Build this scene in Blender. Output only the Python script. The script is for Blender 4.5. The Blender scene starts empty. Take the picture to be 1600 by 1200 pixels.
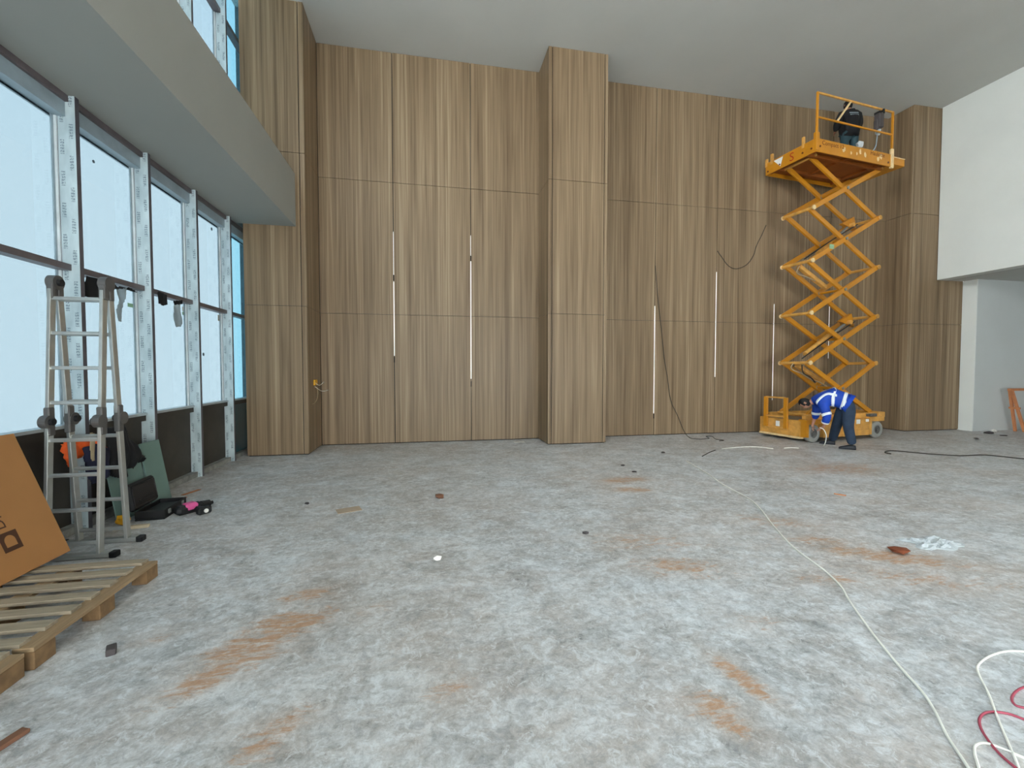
import bpy, bmesh, math, random
from mathutils import Vector, Matrix
random.seed(7)
S = bpy.context.scene
COL = S.collection

# ------------------------------------------------------------------ camera
F_PX, CAM_H = 680.0, 1.6
PITCH = math.atan((600 - 577) / F_PX)
YAW = math.atan((800 - 669) * math.cos(PITCH) / F_PX)
cam_d = bpy.data.cameras.new('camera'); cam = bpy.data.objects.new('camera', cam_d); COL.objects.link(cam)
cam_d.sensor_width = 36.0; cam_d.lens = F_PX / 1600 * 36.0; cam_d.clip_start = 0.05; cam_d.clip_end = 200
cam.location = (0, 0, CAM_H); cam.rotation_euler = (math.pi / 2 - PITCH, 0, -YAW)
S.camera = cam
FW = Vector((math.sin(YAW) * math.cos(PITCH), math.cos(YAW) * math.cos(PITCH), -math.sin(PITCH)))
RT = Vector((math.cos(YAW), -math.sin(YAW), 0)); UPV = RT.cross(FW); CAMP = Vector((0, 0, CAM_H))
def ray(x, y): return FW + RT * ((x - 800) / F_PX) - UPV * ((y - 600) / F_PX)
def onplane(x, y, ax, val):
    d = ray(x, y); return CAMP + d * ((val - CAMP[ax]) / d[ax])
def fl(x, y, z=0.0): return onplane(x, y, 2, z)

# ------------------------------------------------------------------ world and exposure
W = bpy.data.worlds.new('overcast_sky'); S.world = W; W.use_nodes = True
nt = W.node_tree; nt.nodes.clear()
wo = nt.nodes.new('ShaderNodeOutputWorld'); bg = nt.nodes.new('ShaderNodeBackground')
tc = nt.nodes.new('ShaderNodeTexCoord'); sx = nt.nodes.new('ShaderNodeSeparateXYZ'); cr = nt.nodes.new('ShaderNodeValToRGB')
nt.links.new(tc.outputs['Generated'], sx.inputs[0]); nt.links.new(sx.outputs['Z'], cr.inputs[0])
cr.color_ramp.elements[0].position = 0.0; cr.color_ramp.elements[0].color = (0.97, 0.99, 1.0, 1)
cr.color_ramp.elements[1].position = 0.75; cr.color_ramp.elements[1].color = (0.72, 0.88, 1.0, 1)
e = cr.color_ramp.elements.new(0.32); e.color = (0.93, 0.975, 1.0, 1)
nt.links.new(cr.outputs[0], bg.inputs[0]); bg.inputs[1].default_value = 14.5
nt.links.new(bg.outputs[0], wo.inputs[0])
S.view_settings.view_transform = 'Standard'; S.view_settings.look = 'None'
S.view_settings.gamma = 1.0; S.view_settings.use_curve_mapping = False
S.view_settings.exposure = 0.0

# ------------------------------------------------------------------ materials
def srgb(r, g, b):
    f = lambda c: (c / 255 / 12.92) if c / 255 <= 0.04045 else ((c / 255 + 0.055) / 1.055) ** 2.4
    return (f(r), f(g), f(b), 1)
MATS = {}
def newmat(name):
    m = bpy.data.materials.new(name); m.use_nodes = True
    n = m.node_tree.nodes; b = n['Principled BSDF']; MATS[name] = m
    return m, m.node_tree, n, b
def N(nt, t, **kw):
    n = nt.nodes.new(t)
    for k, v in kw.items(): setattr(n, k, v)
    return n
def ramp(nt, stops):
    r = N(nt, 'ShaderNodeValToRGB'); el = r.color_ramp.elements
    while len(el) < len(stops): el.new(0.5)
    for q, (p, c) in enumerate(stops): el[q].position = p; el[q].color = c
    return r
def mix(nt, fac, a, b, mode='MIX'):
    m = N(nt, 'ShaderNodeMix', data_type='RGBA', blend_type=mode)
    for sock, v in ((m.inputs[0], fac), (m.inputs[6], a), (m.inputs[7], b)):
        if hasattr(v, 'is_output'): nt.links.new(v, sock)
        else: sock.default_value = v
    return m.outputs[2]
def M(nt, op, a, b=None, clamp=False):
    m = N(nt, 'ShaderNodeMath', operation=op, use_clamp=clamp)
    for k, v in enumerate((a, b)):
        if v is None: continue
        if hasattr(v, 'is_output'): nt.links.new(v, m.inputs[k])
        else: m.inputs[k].default_value = v
    return m.outputs[0]
def mapped(nt, scale, src='Position', rot=(0, 0, 0), loc=(0, 0, 0)):
    mp = N(nt, 'ShaderNodeMapping'); mp.inputs['Scale'].default_value = scale; mp.inputs['Rotation'].default_value = rot
    mp.inputs['Location'].default_value = loc
    if src == 'Position': g = N(nt, 'ShaderNodeNewGeometry'); nt.links.new(g.outputs['Position'], mp.inputs[0])
    elif src == 'Object': g = N(nt, 'ShaderNodeTexCoord'); nt.links.new(g.outputs['Object'], mp.inputs[0])
    else: nt.links.new(src, mp.inputs[0])
    return mp.outputs[0]
def noise(nt, vec, scale, detail=4, rough=0.55, dist=0.0):
    n = N(nt, 'ShaderNodeTexNoise'); n.inputs['Scale'].default_value = scale; n.inputs['Detail'].default_value = detail
    n.inputs['Roughness'].default_value = rough; n.inputs['Distortion'].default_value = dist
    nt.links.new(vec, n.inputs['Vector']); return n.outputs['Fac']
def plain(name, col, rough=0.5, metal=0.0, var=0.12, scale=6.0, bump=0.0, stretch=(1, 1, 1), bscale=None):
    m, nt, n, b = newmat(name)
    v = mapped(nt, stretch); f = noise(nt, v, scale, 5)
    d = tuple(c * (1 - var) for c in col[:3]) + (1,); l = tuple(min(1, c * (1 + var)) for c in col[:3]) + (1,)
    r = ramp(nt, [(0.3, d), (0.7, l)]); nt.links.new(f, r.inputs[0]); nt.links.new(r.outputs[0], b.inputs['Base Color'])
    b.inputs['Roughness'].default_value = rough; b.inputs['Metallic'].default_value = metal
    if bump:
        bp = N(nt, 'ShaderNodeBump'); bp.inputs['Strength'].default_value = bump; bp.inputs['Distance'].default_value = 0.01
        f2 = noise(nt, v, bscale or scale * 4, 4); nt.links.new(f2, bp.inputs['Height']); nt.links.new(bp.outputs[0], b.inputs['Normal'])
    return m

def wood_panel_mat():
    m, nt, n, b = newmat('walnut_laminate')
    g = N(nt, 'ShaderNodeNewGeometry'); sp = N(nt, 'ShaderNodeSeparateXYZ'); nt.links.new(g.outputs['Position'], sp.inputs[0])
    s = M(nt, 'ADD', sp.outputs['X'], sp.outputs['Y'])
    row = M(nt, 'MULTIPLY', M(nt, 'FLOOR', M(nt, 'DIVIDE', sp.outputs['Z'], 2.7705)), 0.006)
    s = M(nt, 'ADD', s, row)
    cb = N(nt, 'ShaderNodeCombineXYZ'); nt.links.new(s, cb.inputs[0]); nt.links.new(sp.outputs['Z'], cb.inputs[2])
    broad = noise(nt, mapped(nt, (8.0, 1, 0.10), cb.outputs[0]), 1.0, 2, 0.5, 0.15)
    mid = noise(nt, mapped(nt, (24.0, 1, 0.40), cb.outputs[0]), 1.0, 2.5, 0.55, 0.2)
    fine = noise(nt, mapped(nt, (120.0, 1, 1.2), cb.outputs[0]), 1.0, 2, 0.6)
    vo = N(nt, 'ShaderNodeTexVoronoi', voronoi_dimensions='1D', feature='F1'); vo.inputs['Scale'].default_value = 8.5
    nt.links.new(s, vo.inputs['W'])
    vs = N(nt, 'ShaderNodeSeparateColor'); nt.links.new(vo.outputs['Color'], vs.inputs[0])
    f = M(nt, 'ADD', M(nt, 'MULTIPLY', broad, 0.30), M(nt, 'ADD', M(nt, 'MULTIPLY', mid, 0.58), M(nt, 'MULTIPLY', vs.outputs[0], 0.12)))
    r = ramp(nt, [(0.30, srgb(100, 82, 61)), (0.42, srgb(123, 103, 79)), (0.54, srgb(141, 120, 94)), (0.70, srgb(168, 148, 120))])
    nt.links.new(f, r.inputs[0])
    fr = ramp(nt, [(0.25, (0.90, 0.89, 0.88, 1)), (0.75, (1.06, 1.06, 1.06, 1))]); nt.links.new(fine, fr.inputs[0])
    # thin dark joints between veneer strips
    vd = N(nt, 'ShaderNodeTexVoronoi', voronoi_dimensions='1D', feature='DISTANCE_TO_EDGE'); vd.inputs['Scale'].default_value = 1.9
    nt.links.new(s, vd.inputs['W'])
    jl = ramp(nt, [(0.0, (0.66, 0.64, 0.62, 1)), (0.012, (1, 1, 1, 1))]); nt.links.new(vd.outputs['Distance'], jl.inputs[0])
    c = mix(nt, 1.0, r.outputs[0], fr.outputs[0], 'MULTIPLY')
    nt.links.new(mix(nt, 1.0, c, jl.outputs[0], 'MULTIPLY'), b.inputs['Base Color'])
    b.inputs['Roughness'].default_value = 0.45
    b.inputs['Specular IOR Level'].default_value = 0.3
    return m
wood_panel_mat()

def floor_mat():
    m, nt, n, b = newmat('dusty_floor_covering')
    big = noise(nt, mapped(nt, (1, 1, 1)), 0.55, 4, 0.6, 0.4)
    med = noise(nt, mapped(nt, (1, 1.0, 1), loc=(4, 2, 0)), 2.2, 9, 0.72, 0.7)
    streak = noise(nt, mapped(nt, (1.3, 2.1, 1), rot=(0, 0, 0.9)), 2.6, 9, 0.76, 0.7)
    speck = noise(nt, mapped(nt, (1, 1, 1), loc=(9, 1, 0)), 22, 8, 0.78, 0.5)
    grit = noise(nt, mapped(nt, (1, 1, 1), loc=(1, 7, 0)), 70, 3, 0.7)
    base = ramp(nt, [(0.39, srgb(134, 134, 133)), (0.46, srgb(178, 179, 178)), (0.53, srgb(207, 209, 210)), (0.62, srgb(236, 239, 240))])
    nt.links.new(M(nt, 'ADD', M(nt, 'MULTIPLY', med, 0.40), M(nt, 'ADD', M(nt, 'MULTIPLY', streak, 0.25), M(nt, 'MULTIPLY', speck, 0.35))), base.inputs[0])
    col = base.outputs[0]
    # brownish cloudy tints
    tb = ramp(nt, [(0.42, (0, 0, 0, 1)), (0.66, (1, 1, 1, 1))]); nt.links.new(big, tb.inputs[0])
    tb2 = ramp(nt, [(0.44, (0, 0, 0, 1)), (0.60, (1, 1, 1, 1))]); nt.links.new(noise(nt, mapped(nt, (1, 2, 1), loc=(3, 8, 0)), 3.0, 7, 0.7, 0.6), tb2.inputs[0])
    col = mix(nt, M(nt, 'MULTIPLY', M(nt, 'ADD', tb.outputs[0], M(nt, 'MULTIPLY', tb2.outputs[0], 0.7)), 0.26), col, srgb(180, 154, 132))
    # large vinyl tiles of slightly different tone
    br = N(nt, 'ShaderNodeTexBrick'); br.inputs['Scale'].default_value = 1.0; br.offset = 0.5
    br.inputs['Color1'].default_value = (0.92, 0.93, 0.94, 1); br.inputs['Color2'].default_value = (1.04, 1.04, 1.04, 1)
    br.inputs['Mortar'].default_value = (1.03, 1.03, 1.03, 1); br.inputs['Mortar Size'].default_value = 0.003; br.inputs['Mortar Smooth'].default_value = 0.2
    br.inputs['Brick Width'].default_value = 0.92; br.inputs['Row Height'].default_value = 0.46
    nt.links.new(mapped(nt, (1, 1, 1), rot=(0, 0, math.pi / 2)), br.inputs['Vector'])
    col = mix(nt, 0.55, col, br.outputs['Color'], 'MULTIPLY')
    # pale plaster dust scuffs
    wd = ramp(nt, [(0.52, (0, 0, 0, 1)), (0.64, (1, 1, 1, 1))]); nt.links.new(streak, wd.inputs[0])
    wd2 = ramp(nt, [(0.46, (0, 0, 0, 1)), (0.60, (1, 1, 1, 1))]); nt.links.new(speck, wd2.inputs[0])
    col = mix(nt, M(nt, 'MULTIPLY', M(nt, 'MULTIPLY', wd.outputs[0], wd2.outputs[0]), 0.7), col, srgb(226, 229, 230))
    fl1 = noise(nt, mapped(nt, (1, 1, 1), loc=(2, 3, 0)), 13, 9, 0.80, 0.9)
    fw = ramp(nt, [(0.53, (0, 0, 0, 1)), (0.60, (1, 1, 1, 1))]); nt.links.new(fl1, fw.inputs[0])
    col = mix(nt, M(nt, 'MULTIPLY', fw.outputs[0], 0.55), col, srgb(232, 236, 239))
    fd = ramp(nt, [(0.40, (1, 1, 1, 1)), (0.47, (0, 0, 0, 1))]); nt.links.new(fl1, fd.inputs[0])
    col = mix(nt, M(nt, 'MULTIPLY', fd.outputs[0], 0.42), col, srgb(140, 142, 146))
    # dark scuffs and pits
    dk = ramp(nt, [(0.30, (1, 1, 1, 1)), (0.43, (0, 0, 0, 1))]); nt.links.new(speck, dk.inputs[0])
    dm = ramp(nt, [(0.36, (1, 1, 1, 1)), (0.52, (0, 0, 0, 1))]); nt.links.new(med, dm.inputs[0])
    col = mix(nt, M(nt, 'MULTIPLY', M(nt, 'MULTIPLY', dk.outputs[0], M(nt, 'ADD', dm.outputs[0], 0.15, True)), 0.6), col, srgb(104, 108, 114))
    pit = ramp(nt, [(0.25, (1, 1, 1, 1)), (0.31, (0, 0, 0, 1))]); nt.links.new(grit, pit.inputs[0])
    col = mix(nt, M(nt, 'MULTIPLY', pit.outputs[0], 0.55), col, srgb(84, 84, 88))
    # ochre dust patches where soil was trodden in
    patches = [(390, 1015, 0.36, 0.24, 0.5, 1.0), (450, 975, 0.34, 0.22, 0.2, 1.05), (330, 1055, 0.35, 0.16, 0.7, .9), (480, 930, .3, .16, .2, .8), (440, 1130, .25, .12, .4, .65), (700, 1075, .25, .16, .4, .55), (400, 1170, .2, .14, .4, .6), (975, 750, 0.50, 0.22, 0.1, 1.0), (985, 765, 0.38, 0.16, -0.3, 1.0),
               (1010, 845, 0.80, 0.36, -0.2, .60), (1060, 885, 0.60, 0.26, -0.3, .75), (1160, 1060, 0.09, 0.28, 0.2, 1.0), (1120, 1110, 0.16, 0.22, 0.6, .9),
               (1390, 870, 0.75, 0.24, -0.5, .9), (1300, 905, 0.5, 0.2, -.4, .6), (1310, 732, 1.3, 0.6, 0, .75), (1215, 815, 0.7, 0.3, -.5, .65), (1280, 845, .5, .22, -.4, .7),
               (1450, 905, 0.9, 0.3, -0.5, .6), (570, 955, .35, .14, .3, .5), (240, 1000, .25, .10, .7, .5), (1185, 970, .2, .12, 0, .7)]
    acc = None
    for (px, py, rx, ry, a, w) in patches:
        c = fl(px, py); mp = N(nt, 'ShaderNodeMapping', vector_type='TEXTURE')
        mp.inputs['Location'].default_value = (c.x, c.y, 0); mp.inputs['Rotation'].default_value = (0, 0, a); mp.inputs['Scale'].default_value = (rx, ry, 1)
        g = N(nt, 'ShaderNodeNewGeometry'); nt.links.new(g.outputs['Position'], mp.inputs[0])
        ln = N(nt, 'ShaderNodeVectorMath', operation='LENGTH'); nt.links.new(mp.outputs[0], ln.inputs[0])
        v = M(nt, 'MULTIPLY', M(nt, 'SUBTRACT', 1.25, ln.outputs['Value'], True), w)
        acc = v if acc is None else M(nt, 'MAXIMUM', acc, v)
    pn = noise(nt, mapped(nt, (1, 2.6, 1), rot=(0, 0, 0.5)), 5.5, 9, 0.78, 0.6)
    pf = M(nt, 'MULTIPLY', acc, 1.0)
    pr = ramp(nt, [(0.58, (0, 0, 0, 1)), (0.68, (1, 1, 1, 1))])
    nt.links.new(M(nt, 'ADD', M(nt, 'MULTIPLY', pf, 0.30), M(nt, 'MULTIPLY', pn, 0.85)), pr.inputs[0])
    col = mix(nt, M(nt, 'MULTIPLY', M(nt, 'MULTIPLY', acc, pn), 0.55, True), col, srgb(188, 158, 128))
    ok = ramp(nt, [(0.3, srgb(176, 126, 84)), (0.7, srgb(196, 152, 112))]); nt.links.new(speck, ok.inputs[0])
    sc2 = ramp(nt, [(0.40, (0.08, 0.08, 0.08, 1)), (0.54, (1, 1, 1, 1))]); nt.links.new(noise(nt, mapped(nt, (2.2, 9, 1), rot=(0, 0, -0.7), loc=(5, 5, 0)), 4.0, 7, 0.72, 0.6), sc2.inputs[0])
    col = mix(nt, M(nt, 'MULTIPLY', M(nt, 'MULTIPLY', pr.outputs[0], sc2.outputs[0]), 0.80), col, ok.outputs[0])
    gr = ramp(nt, [(0.3, (0.90, 0.90, 0.90, 1)), (0.7, (1.06, 1.06, 1.06, 1))]); nt.links.new(grit, gr.inputs[0])
    col = mix(nt, 1.0, col, gr.outputs[0], 'MULTIPLY')
    nt.links.new(col, b.inputs['Base Color'])
    rr = ramp(nt, [(0.3, (0.36, 0.36, 0.36, 1)), (0.7, (0.62, 0.62, 0.62, 1))]); nt.links.new(med, rr.inputs[0]); nt.links.new(rr.outputs[0], b.inputs['Roughness'])
    bp = N(nt, 'ShaderNodeBump'); bp.inputs['Strength'].default_value = 0.10; bp.inputs['Distance'].default_value = 0.004
    nt.links.new(streak, bp.inputs['Height']); nt.links.new(bp.outputs[0], b.inputs['Normal'])
    return m
floor_mat()

def film_mat():
    # protective film on the aluminium with small rows of print running up the profile, two staggered columns
    m, nt, n, b = newmat('printed_protective_film')
    g = N(nt, 'ShaderNodeNewGeometry'); sp = N(nt, 'ShaderNodeSeparateXYZ'); nt.links.new(g.outputs['Position'], sp.inputs[0])
    u = M(nt, 'DIVIDE', M(nt, 'ADD', M(nt, 'ADD', sp.outputs['X'], 3.47), M(nt, 'MULTIPLY', sp.outputs['Y'], 0.0)), 0.075)
    colid = M(nt, 'FLOOR', u); uf = M(nt, 'FRACT', u)
    v = M(nt, 'ADD', M(nt, 'DIVIDE', sp.outputs['Z'], 0.30), M(nt, 'MULTIPLY', colid, 0.5)); vf = M(nt, 'FRACT', v)
    inu = M(nt, 'MULTIPLY', M(nt, 'GREATER_THAN', uf, 0.28), M(nt, 'LESS_THAN', uf, 0.72))
    inv = M(nt, 'MULTIPLY', M(nt, 'GREATER_THAN', vf, 0.22), M(nt, 'LESS_THAN', vf, 0.68))
    cell = M(nt, 'FRACT', M(nt, 'MULTIPLY', vf, 11.0)); gap = M(nt, 'LESS_THAN', cell, 0.74)
    gl = noise(nt, mapped(nt, (90, 90, 90)), 1.0, 1); st = M(nt, 'GREATER_THAN', gl, 0.43)
    ink = M(nt, 'MULTIPLY', M(nt, 'MULTIPLY', inu, inv), M(nt, 'MULTIPLY', gap, st))
    wr = noise(nt, mapped(nt, (8, 8, 3)), 1.0, 4)
    r = ramp(nt, [(0.3, srgb(170, 186, 190)), (0.7, srgb(206, 220, 222))]); nt.links.new(wr, r.inputs[0])
    nt.links.new(mix(nt, M(nt, 'MULTIPLY', ink, 0.7), r.outputs[0], srgb(88, 104, 118)), b.inputs['Base Color'])
    b.inputs['Roughness'].default_value = 0.35
    bp = N(nt, 'ShaderNodeBump'); bp.inputs['Strength'].default_value = 0.2; bp.inputs['Distance'].default_value = 0.01
    nt.links.new(wr, bp.inputs['Height']); nt.links.new(bp.outputs[0], b.inputs['Normal'])
film_mat()

def pane_mat(name, tint, milk, milkcol, specks=True):
    m = bpy.data.materials.new(name); m.use_nodes = True; MATS[name] = m; nt = m.node_tree; nt.nodes.clear()
    out = N(nt, 'ShaderNodeOutputMaterial'); tr = N(nt, 'ShaderNodeBsdfTransparent'); tr.inputs[0].default_value = tint
    tl = N(nt, 'ShaderNodeBsdfTranslucent'); tl.inputs[0].default_value = milkcol
    cloud = noise(nt, mapped(nt, (1, 1, 1)), 1.3, 5)
    mm = N(nt, 'ShaderNodeMixShader'); nt.links.new(M(nt, 'MULTIPLY', M(nt, 'ADD', cloud, 0.5), milk), mm.inputs[0])
    nt.links.new(tr.outputs[0], mm.inputs[1]); nt.links.new(tl.outputs[0], mm.inputs[2])
    gl = N(nt, 'ShaderNodeBsdfGlossy'); gl.inputs['Roughness'].default_value = 0.05
    m2 = N(nt, 'ShaderNodeMixShader'); m2.inputs[0].default_value = 0.05
    nt.links.new(mm.outputs[0], m2.inputs[1]); nt.links.new(gl.outputs[0], m2.inputs[2]); last = m2.outputs[0]
    if specks:
        vo = N(nt, 'ShaderNodeTexVoronoi'); vo.inputs['Scale'].default_value = 2.2; nt.links.new(mapped(nt, (0.0, 1, 1)), vo.inputs['Vector'])
        sc = N(nt, 'ShaderNodeSeparateColor'); nt.links.new(vo.outputs['Color'], sc.inputs[0])
        hit = M(nt, 'LESS_THAN', vo.outputs['Distance'], M(nt, 'MULTIPLY', sc.outputs[0], 0.06))
        df = N(nt, 'ShaderNodeBsdfDiffuse'); df.inputs[0].default_value = srgb(70, 80, 90)
        m3 = N(nt, 'ShaderNodeMixShader'); nt.links.new(M(nt, 'MULTIPLY', hit, 0.75), m3.inputs[0])
        nt.links.new(last, m3.inputs[1]); nt.links.new(df.outputs[0], m3.inputs[2]); last = m3.outputs[0]
    nt.links.new(last, out.inputs[0]); return m
pane_mat('milky_filmed_glass', (0.210, 0.240, 0.253, 1), 0.12, (0.158, 0.20, 0.223, 1))
pane_mat('blue_clear_glass', (0.16, 0.234, 0.26, 1), 0.06, (0.14, 0.23, 0.27, 1))
pane_mat('clear_glass', (0.95, 0.96, 0.96, 1), 0.02, (0.8, 0.8, 0.8, 1), False)

plain('white_paint', srgb(222, 224, 221), 0.75, 0, 0.03, 1.2, 0.05)
plain('bulkhead_shade_grey', srgb(152, 152, 145), 0.8, 0, 0.03, 0.8, 0.04)  # white-painted bulkhead; its shade is put into this darker grey
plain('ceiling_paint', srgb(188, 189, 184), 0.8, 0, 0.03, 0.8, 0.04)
plain('alcove_paint', srgb(196, 200, 198), 0.75, 0, 0.03, 1.0, 0.04)
plain('plaster_wall', srgb(226, 229, 224), 0.8, 0, 0.035, 0.9, 0.10, bscale=9)
plain('dark_recess', srgb(20, 16, 13), 0.8)
plain('mullion_edge', srgb(98, 96, 104), 0.4, 0.3, 0.1)
plain('bead_white', srgb(226, 232, 234), 0.35)
plain('bead_grey', srgb(150, 166, 174), 0.4)
plain('transom_dark', srgb(104, 96, 98), 0.45, 0.2, 0.15, 5)
plain('spandrel_dark', srgb(62, 57, 50), 0.7, 0, 0.22, 3.0, 0.1)
plain('spandrel_teal', srgb(14, 78, 92), 0.35, 0, 0.1)
plain('sill_metal', srgb(186, 196, 200), 0.35, 0.4, 0.1)
plain('dirty_rail', srgb(148, 148, 142), 0.8, 0, 0.3, 9, 0.2)
plain('lift_yellow', srgb(196, 130, 24), 0.42, 0, 0.10, 3.5)
plain('lift_yellow_worn', srgb(206, 152, 74), 0.55, 0, 0.24, 7, 0.08)
plain('lift_pale', srgb(228, 200, 150), 0.6, 0, 0.15, 14)
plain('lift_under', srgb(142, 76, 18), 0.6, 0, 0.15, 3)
plain('steel_grey', srgb(150, 152, 150), 0.35, 0.7, 0.15, 8)
plain('tyre_grey', srgb(146, 146, 140), 0.75, 0, 0.12, 9)
plain('hub_grey', srgb(104, 102, 98), 0.6, 0.2, 0.2, 14)
plain('black_rubber', srgb(26, 26, 28), 0.6)
plain('hose_black', srgb(32, 30, 30), 0.5)
plain('sticker_white', srgb(230, 230, 224), 0.5, 0, 0.05, 30)
plain('print_brown', srgb(104, 52, 18), 0.6, 0, 0.2, 20)
plain('print_red', srgb(170, 54, 20), 0.6, 0, 0.2, 20)
plain('aluminium', srgb(188, 190, 186), 0.38, 0.75, 0.08, 8)
plain('hinge_grey', srgb(96, 94, 92), 0.5, 0.3)
plain('cardboard', srgb(168, 118, 68), 0.8, 0, 0.05, 2.5, 0.06)
plain('carton_print', srgb(72, 42, 22), 0.8, 0, 0.1, 10)
plain('pallet_wood', srgb(158, 145, 124), 0.8, 0, 0.22, 3.0, 0.25, (1.2, 14, 14))
plain('pallet_wood_long', srgb(156, 130, 98), 0.8, 0, 0.22, 3.0, 0.25, (14, 1.2, 14))
plain('pallet_block', srgb(128, 100, 68), 0.85, 0, 0.25, 14, 0.3)
plain('orange_fabric', srgb(240, 96, 30), 0.75, 0, 0.15, 12)
plain('black_fabric', srgb(17, 17, 20), 0.85, 0, 0.2, 10)
plain('navy_fabric', srgb(24, 26, 52), 0.85, 0, 0.2, 10)
plain('strap_beige', srgb(168, 150, 120), 0.8)
plain('green_plasterboard', srgb(112, 138, 130), 0.8, 0, 0.06, 3)
plain('case_black', srgb(20, 20, 22), 0.55, 0, 0.15)
plain('pink_plastic', srgb(206, 84, 140), 0.5)
plain('yellow_plastic', srgb(230, 170, 30), 0.5)
plain('timber_pale', srgb(206, 190, 160), 0.8, 0, 0.12, 8)
plain('timber_orange', srgb(196, 128, 84), 0.8, 0, 0.12, 8)
plain('plywood', srgb(178, 158, 136), 0.8, 0, 0.1, 12)
plain('dark_lump', srgb(74, 68, 68), 0.7)
plain('brown_lump', srgb(122, 84, 62), 0.8)
plain('rust_lump', srgb(120, 62, 34), 0.8, 0, 0.25, 30)
plain('white_lump', srgb(232, 230, 222), 0.7)
plain('white_cable', srgb(240, 238, 228), 0.5)
plain('red_cable', srgb(172, 74, 92), 0.45)
plain('dark_cable', srgb(58, 54, 46), 0.6)
plain('skin', srgb(178, 128, 104), 0.55, 0, 0.06, 12)
plain('hair_black', srgb(14, 12, 12), 0.8, 0, 0.3, 40)
plain('blue_jacket', srgb(6, 64, 170), 0.7, 0, 0.14, 7, 0.3, bscale=14)
plain('dark_jeans', srgb(38, 54, 74), 0.85, 0, 0.18, 8, 0.3, bscale=14)
plain('reflective_tape', srgb(226, 232, 236), 0.4, 0, 0.05)
plain('shoe_dark', srgb(36, 38, 44), 0.6)
plain('teal_trousers', srgb(44, 70, 78), 0.85, 0, 0.15, 8)
plain('sticker_green', srgb(140, 176, 140), 0.6)
plain('sticker_beige', srgb(206, 200, 184), 0.6)
plain('clear_plastic', srgb(190, 196, 198), 0.5)
def led_mat():
    m, nt, n, b = newmat('led_diffuser'); b.inputs['Base Color'].default_value = (0.9, 0.9, 0.88, 1); b.inputs['Roughness'].default_value = 0.4
    f = noise(nt, mapped(nt, (1, 1, 1)), 2.0); r = ramp(nt, [(0.2, (1.0, 0.95, 0.88, 1)), (0.8, (1.0, 0.98, 0.94, 1))]); nt.links.new(f, r.inputs[0])
    nt.links.new(r.outputs[0], b.inputs['Emission Color']); b.inputs['Emission Strength'].default_value = 0.55
led_mat()

# ------------------------------------------------------------------ mesh helpers
def obj(name, bm_or_mesh, mat, parent=None, smooth=False):
    if isinstance(bm_or_mesh, bmesh.types.BMesh):
        me = bpy.data.meshes.new(name); bmesh.ops.recalc_face_normals(bm_or_mesh, faces=bm_or_mesh.faces[:])
        bm_or_mesh.to_mesh(me); bm_or_mesh.free()
    else: me = bm_or_mesh
    if mat and not me.materials: me.materials.append(MATS[mat])
    if smooth:
        for p in me.polygons: p.use_smooth = True
    o = bpy.data.objects.new(name, me); COL.objects.link(o)
    if parent is not None: o.parent = parent
    return o
def empty(name, loc=(0, 0, 0), rz=0.0, parent=None):
    o = bpy.data.objects.new(name, None); o.empty_display_size = 0.1; COL.objects.link(o)
    o.location = loc; o.rotation_euler = (0, 0, rz)
    if parent is not None: o.parent = parent
    return o
def tag(o, label=None, cat=None, group=None, kind=None):
    if label: o['label'] = label
    if cat: o['category'] = cat
    if group: o['group'] = group
    if kind: o['kind'] = kind
    return o
def BM(): return bmesh.new()
def addbox(bm, lo, hi, bev=0.0, mtx=None):
    lo = Vector(lo); hi = Vector(hi); c = (lo + hi) / 2; s = hi - lo
    m = Matrix.Translation(c) @ Matrix.Diagonal((s.x, s.y, s.z, 1))
    if mtx is not None: m = mtx @ m
    r = bmesh.ops.create_cube(bm, size=1.0, matrix=m)
    if bev > 0:
        es = list({e for v in r['verts'] for e in v.link_edges})
        bmesh.ops.bevel(bm, geom=es, offset=bev, segments=1, affect='EDGES')
    return bm
def box(name, lo, hi, mat, parent=None, bev=0.0):
    return obj(name, addbox(BM(), lo, hi, bev), mat, parent)
def frame_between(a, b, up=Vector((0, 0, 1))):
    a = Vector(a); b = Vector(b); d = (b - a).normalized()
    if abs(d.dot(up)) > 0.99: up = Vector((0, 1, 0))
    x = d.cross(up).normalized(); y = x.cross(d).normalized()
    return Matrix((x, y, d)).transposed().to_4x4()
def addcyl(bm, a, b, r, seg=12, r2=None, caps=True):
    a = Vector(a); b = Vector(b)
    m = Matrix.Translation((a + b) / 2) @ frame_between(a, b)
    bmesh.ops.create_cone(bm, cap_ends=caps, segments=seg, radius1=r, radius2=r if r2 is None else r2, depth=(b - a).length, matrix=m)
    return bm
def cyl(name, a, b, r, mat, parent=None, seg=12, r2=None): return obj(name, addcyl(BM(), a, b, r, seg, r2), mat, parent, smooth=False)
def addbeam(bm, a, b, w, h, up=Vector((0, 0, 1)), bev=0.0):
    """rectangular bar from a to b; w across (a-b x up), h along up"""
    a = Vector(a); b = Vector(b); m = Matrix.Translation((a + b) / 2) @ frame_between(a, b, up)
    L = (b - a).length
    return addbox(bm, (-w / 2, -h / 2, -L / 2), (w / 2, h / 2, L / 2), bev, m)
def beam(name, a, b, w, h, mat, parent=None, up=Vector((0, 0, 1)), bev=0.0): return obj(name, addbeam(BM(), a, b, w, h, up, bev), mat, parent)
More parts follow.
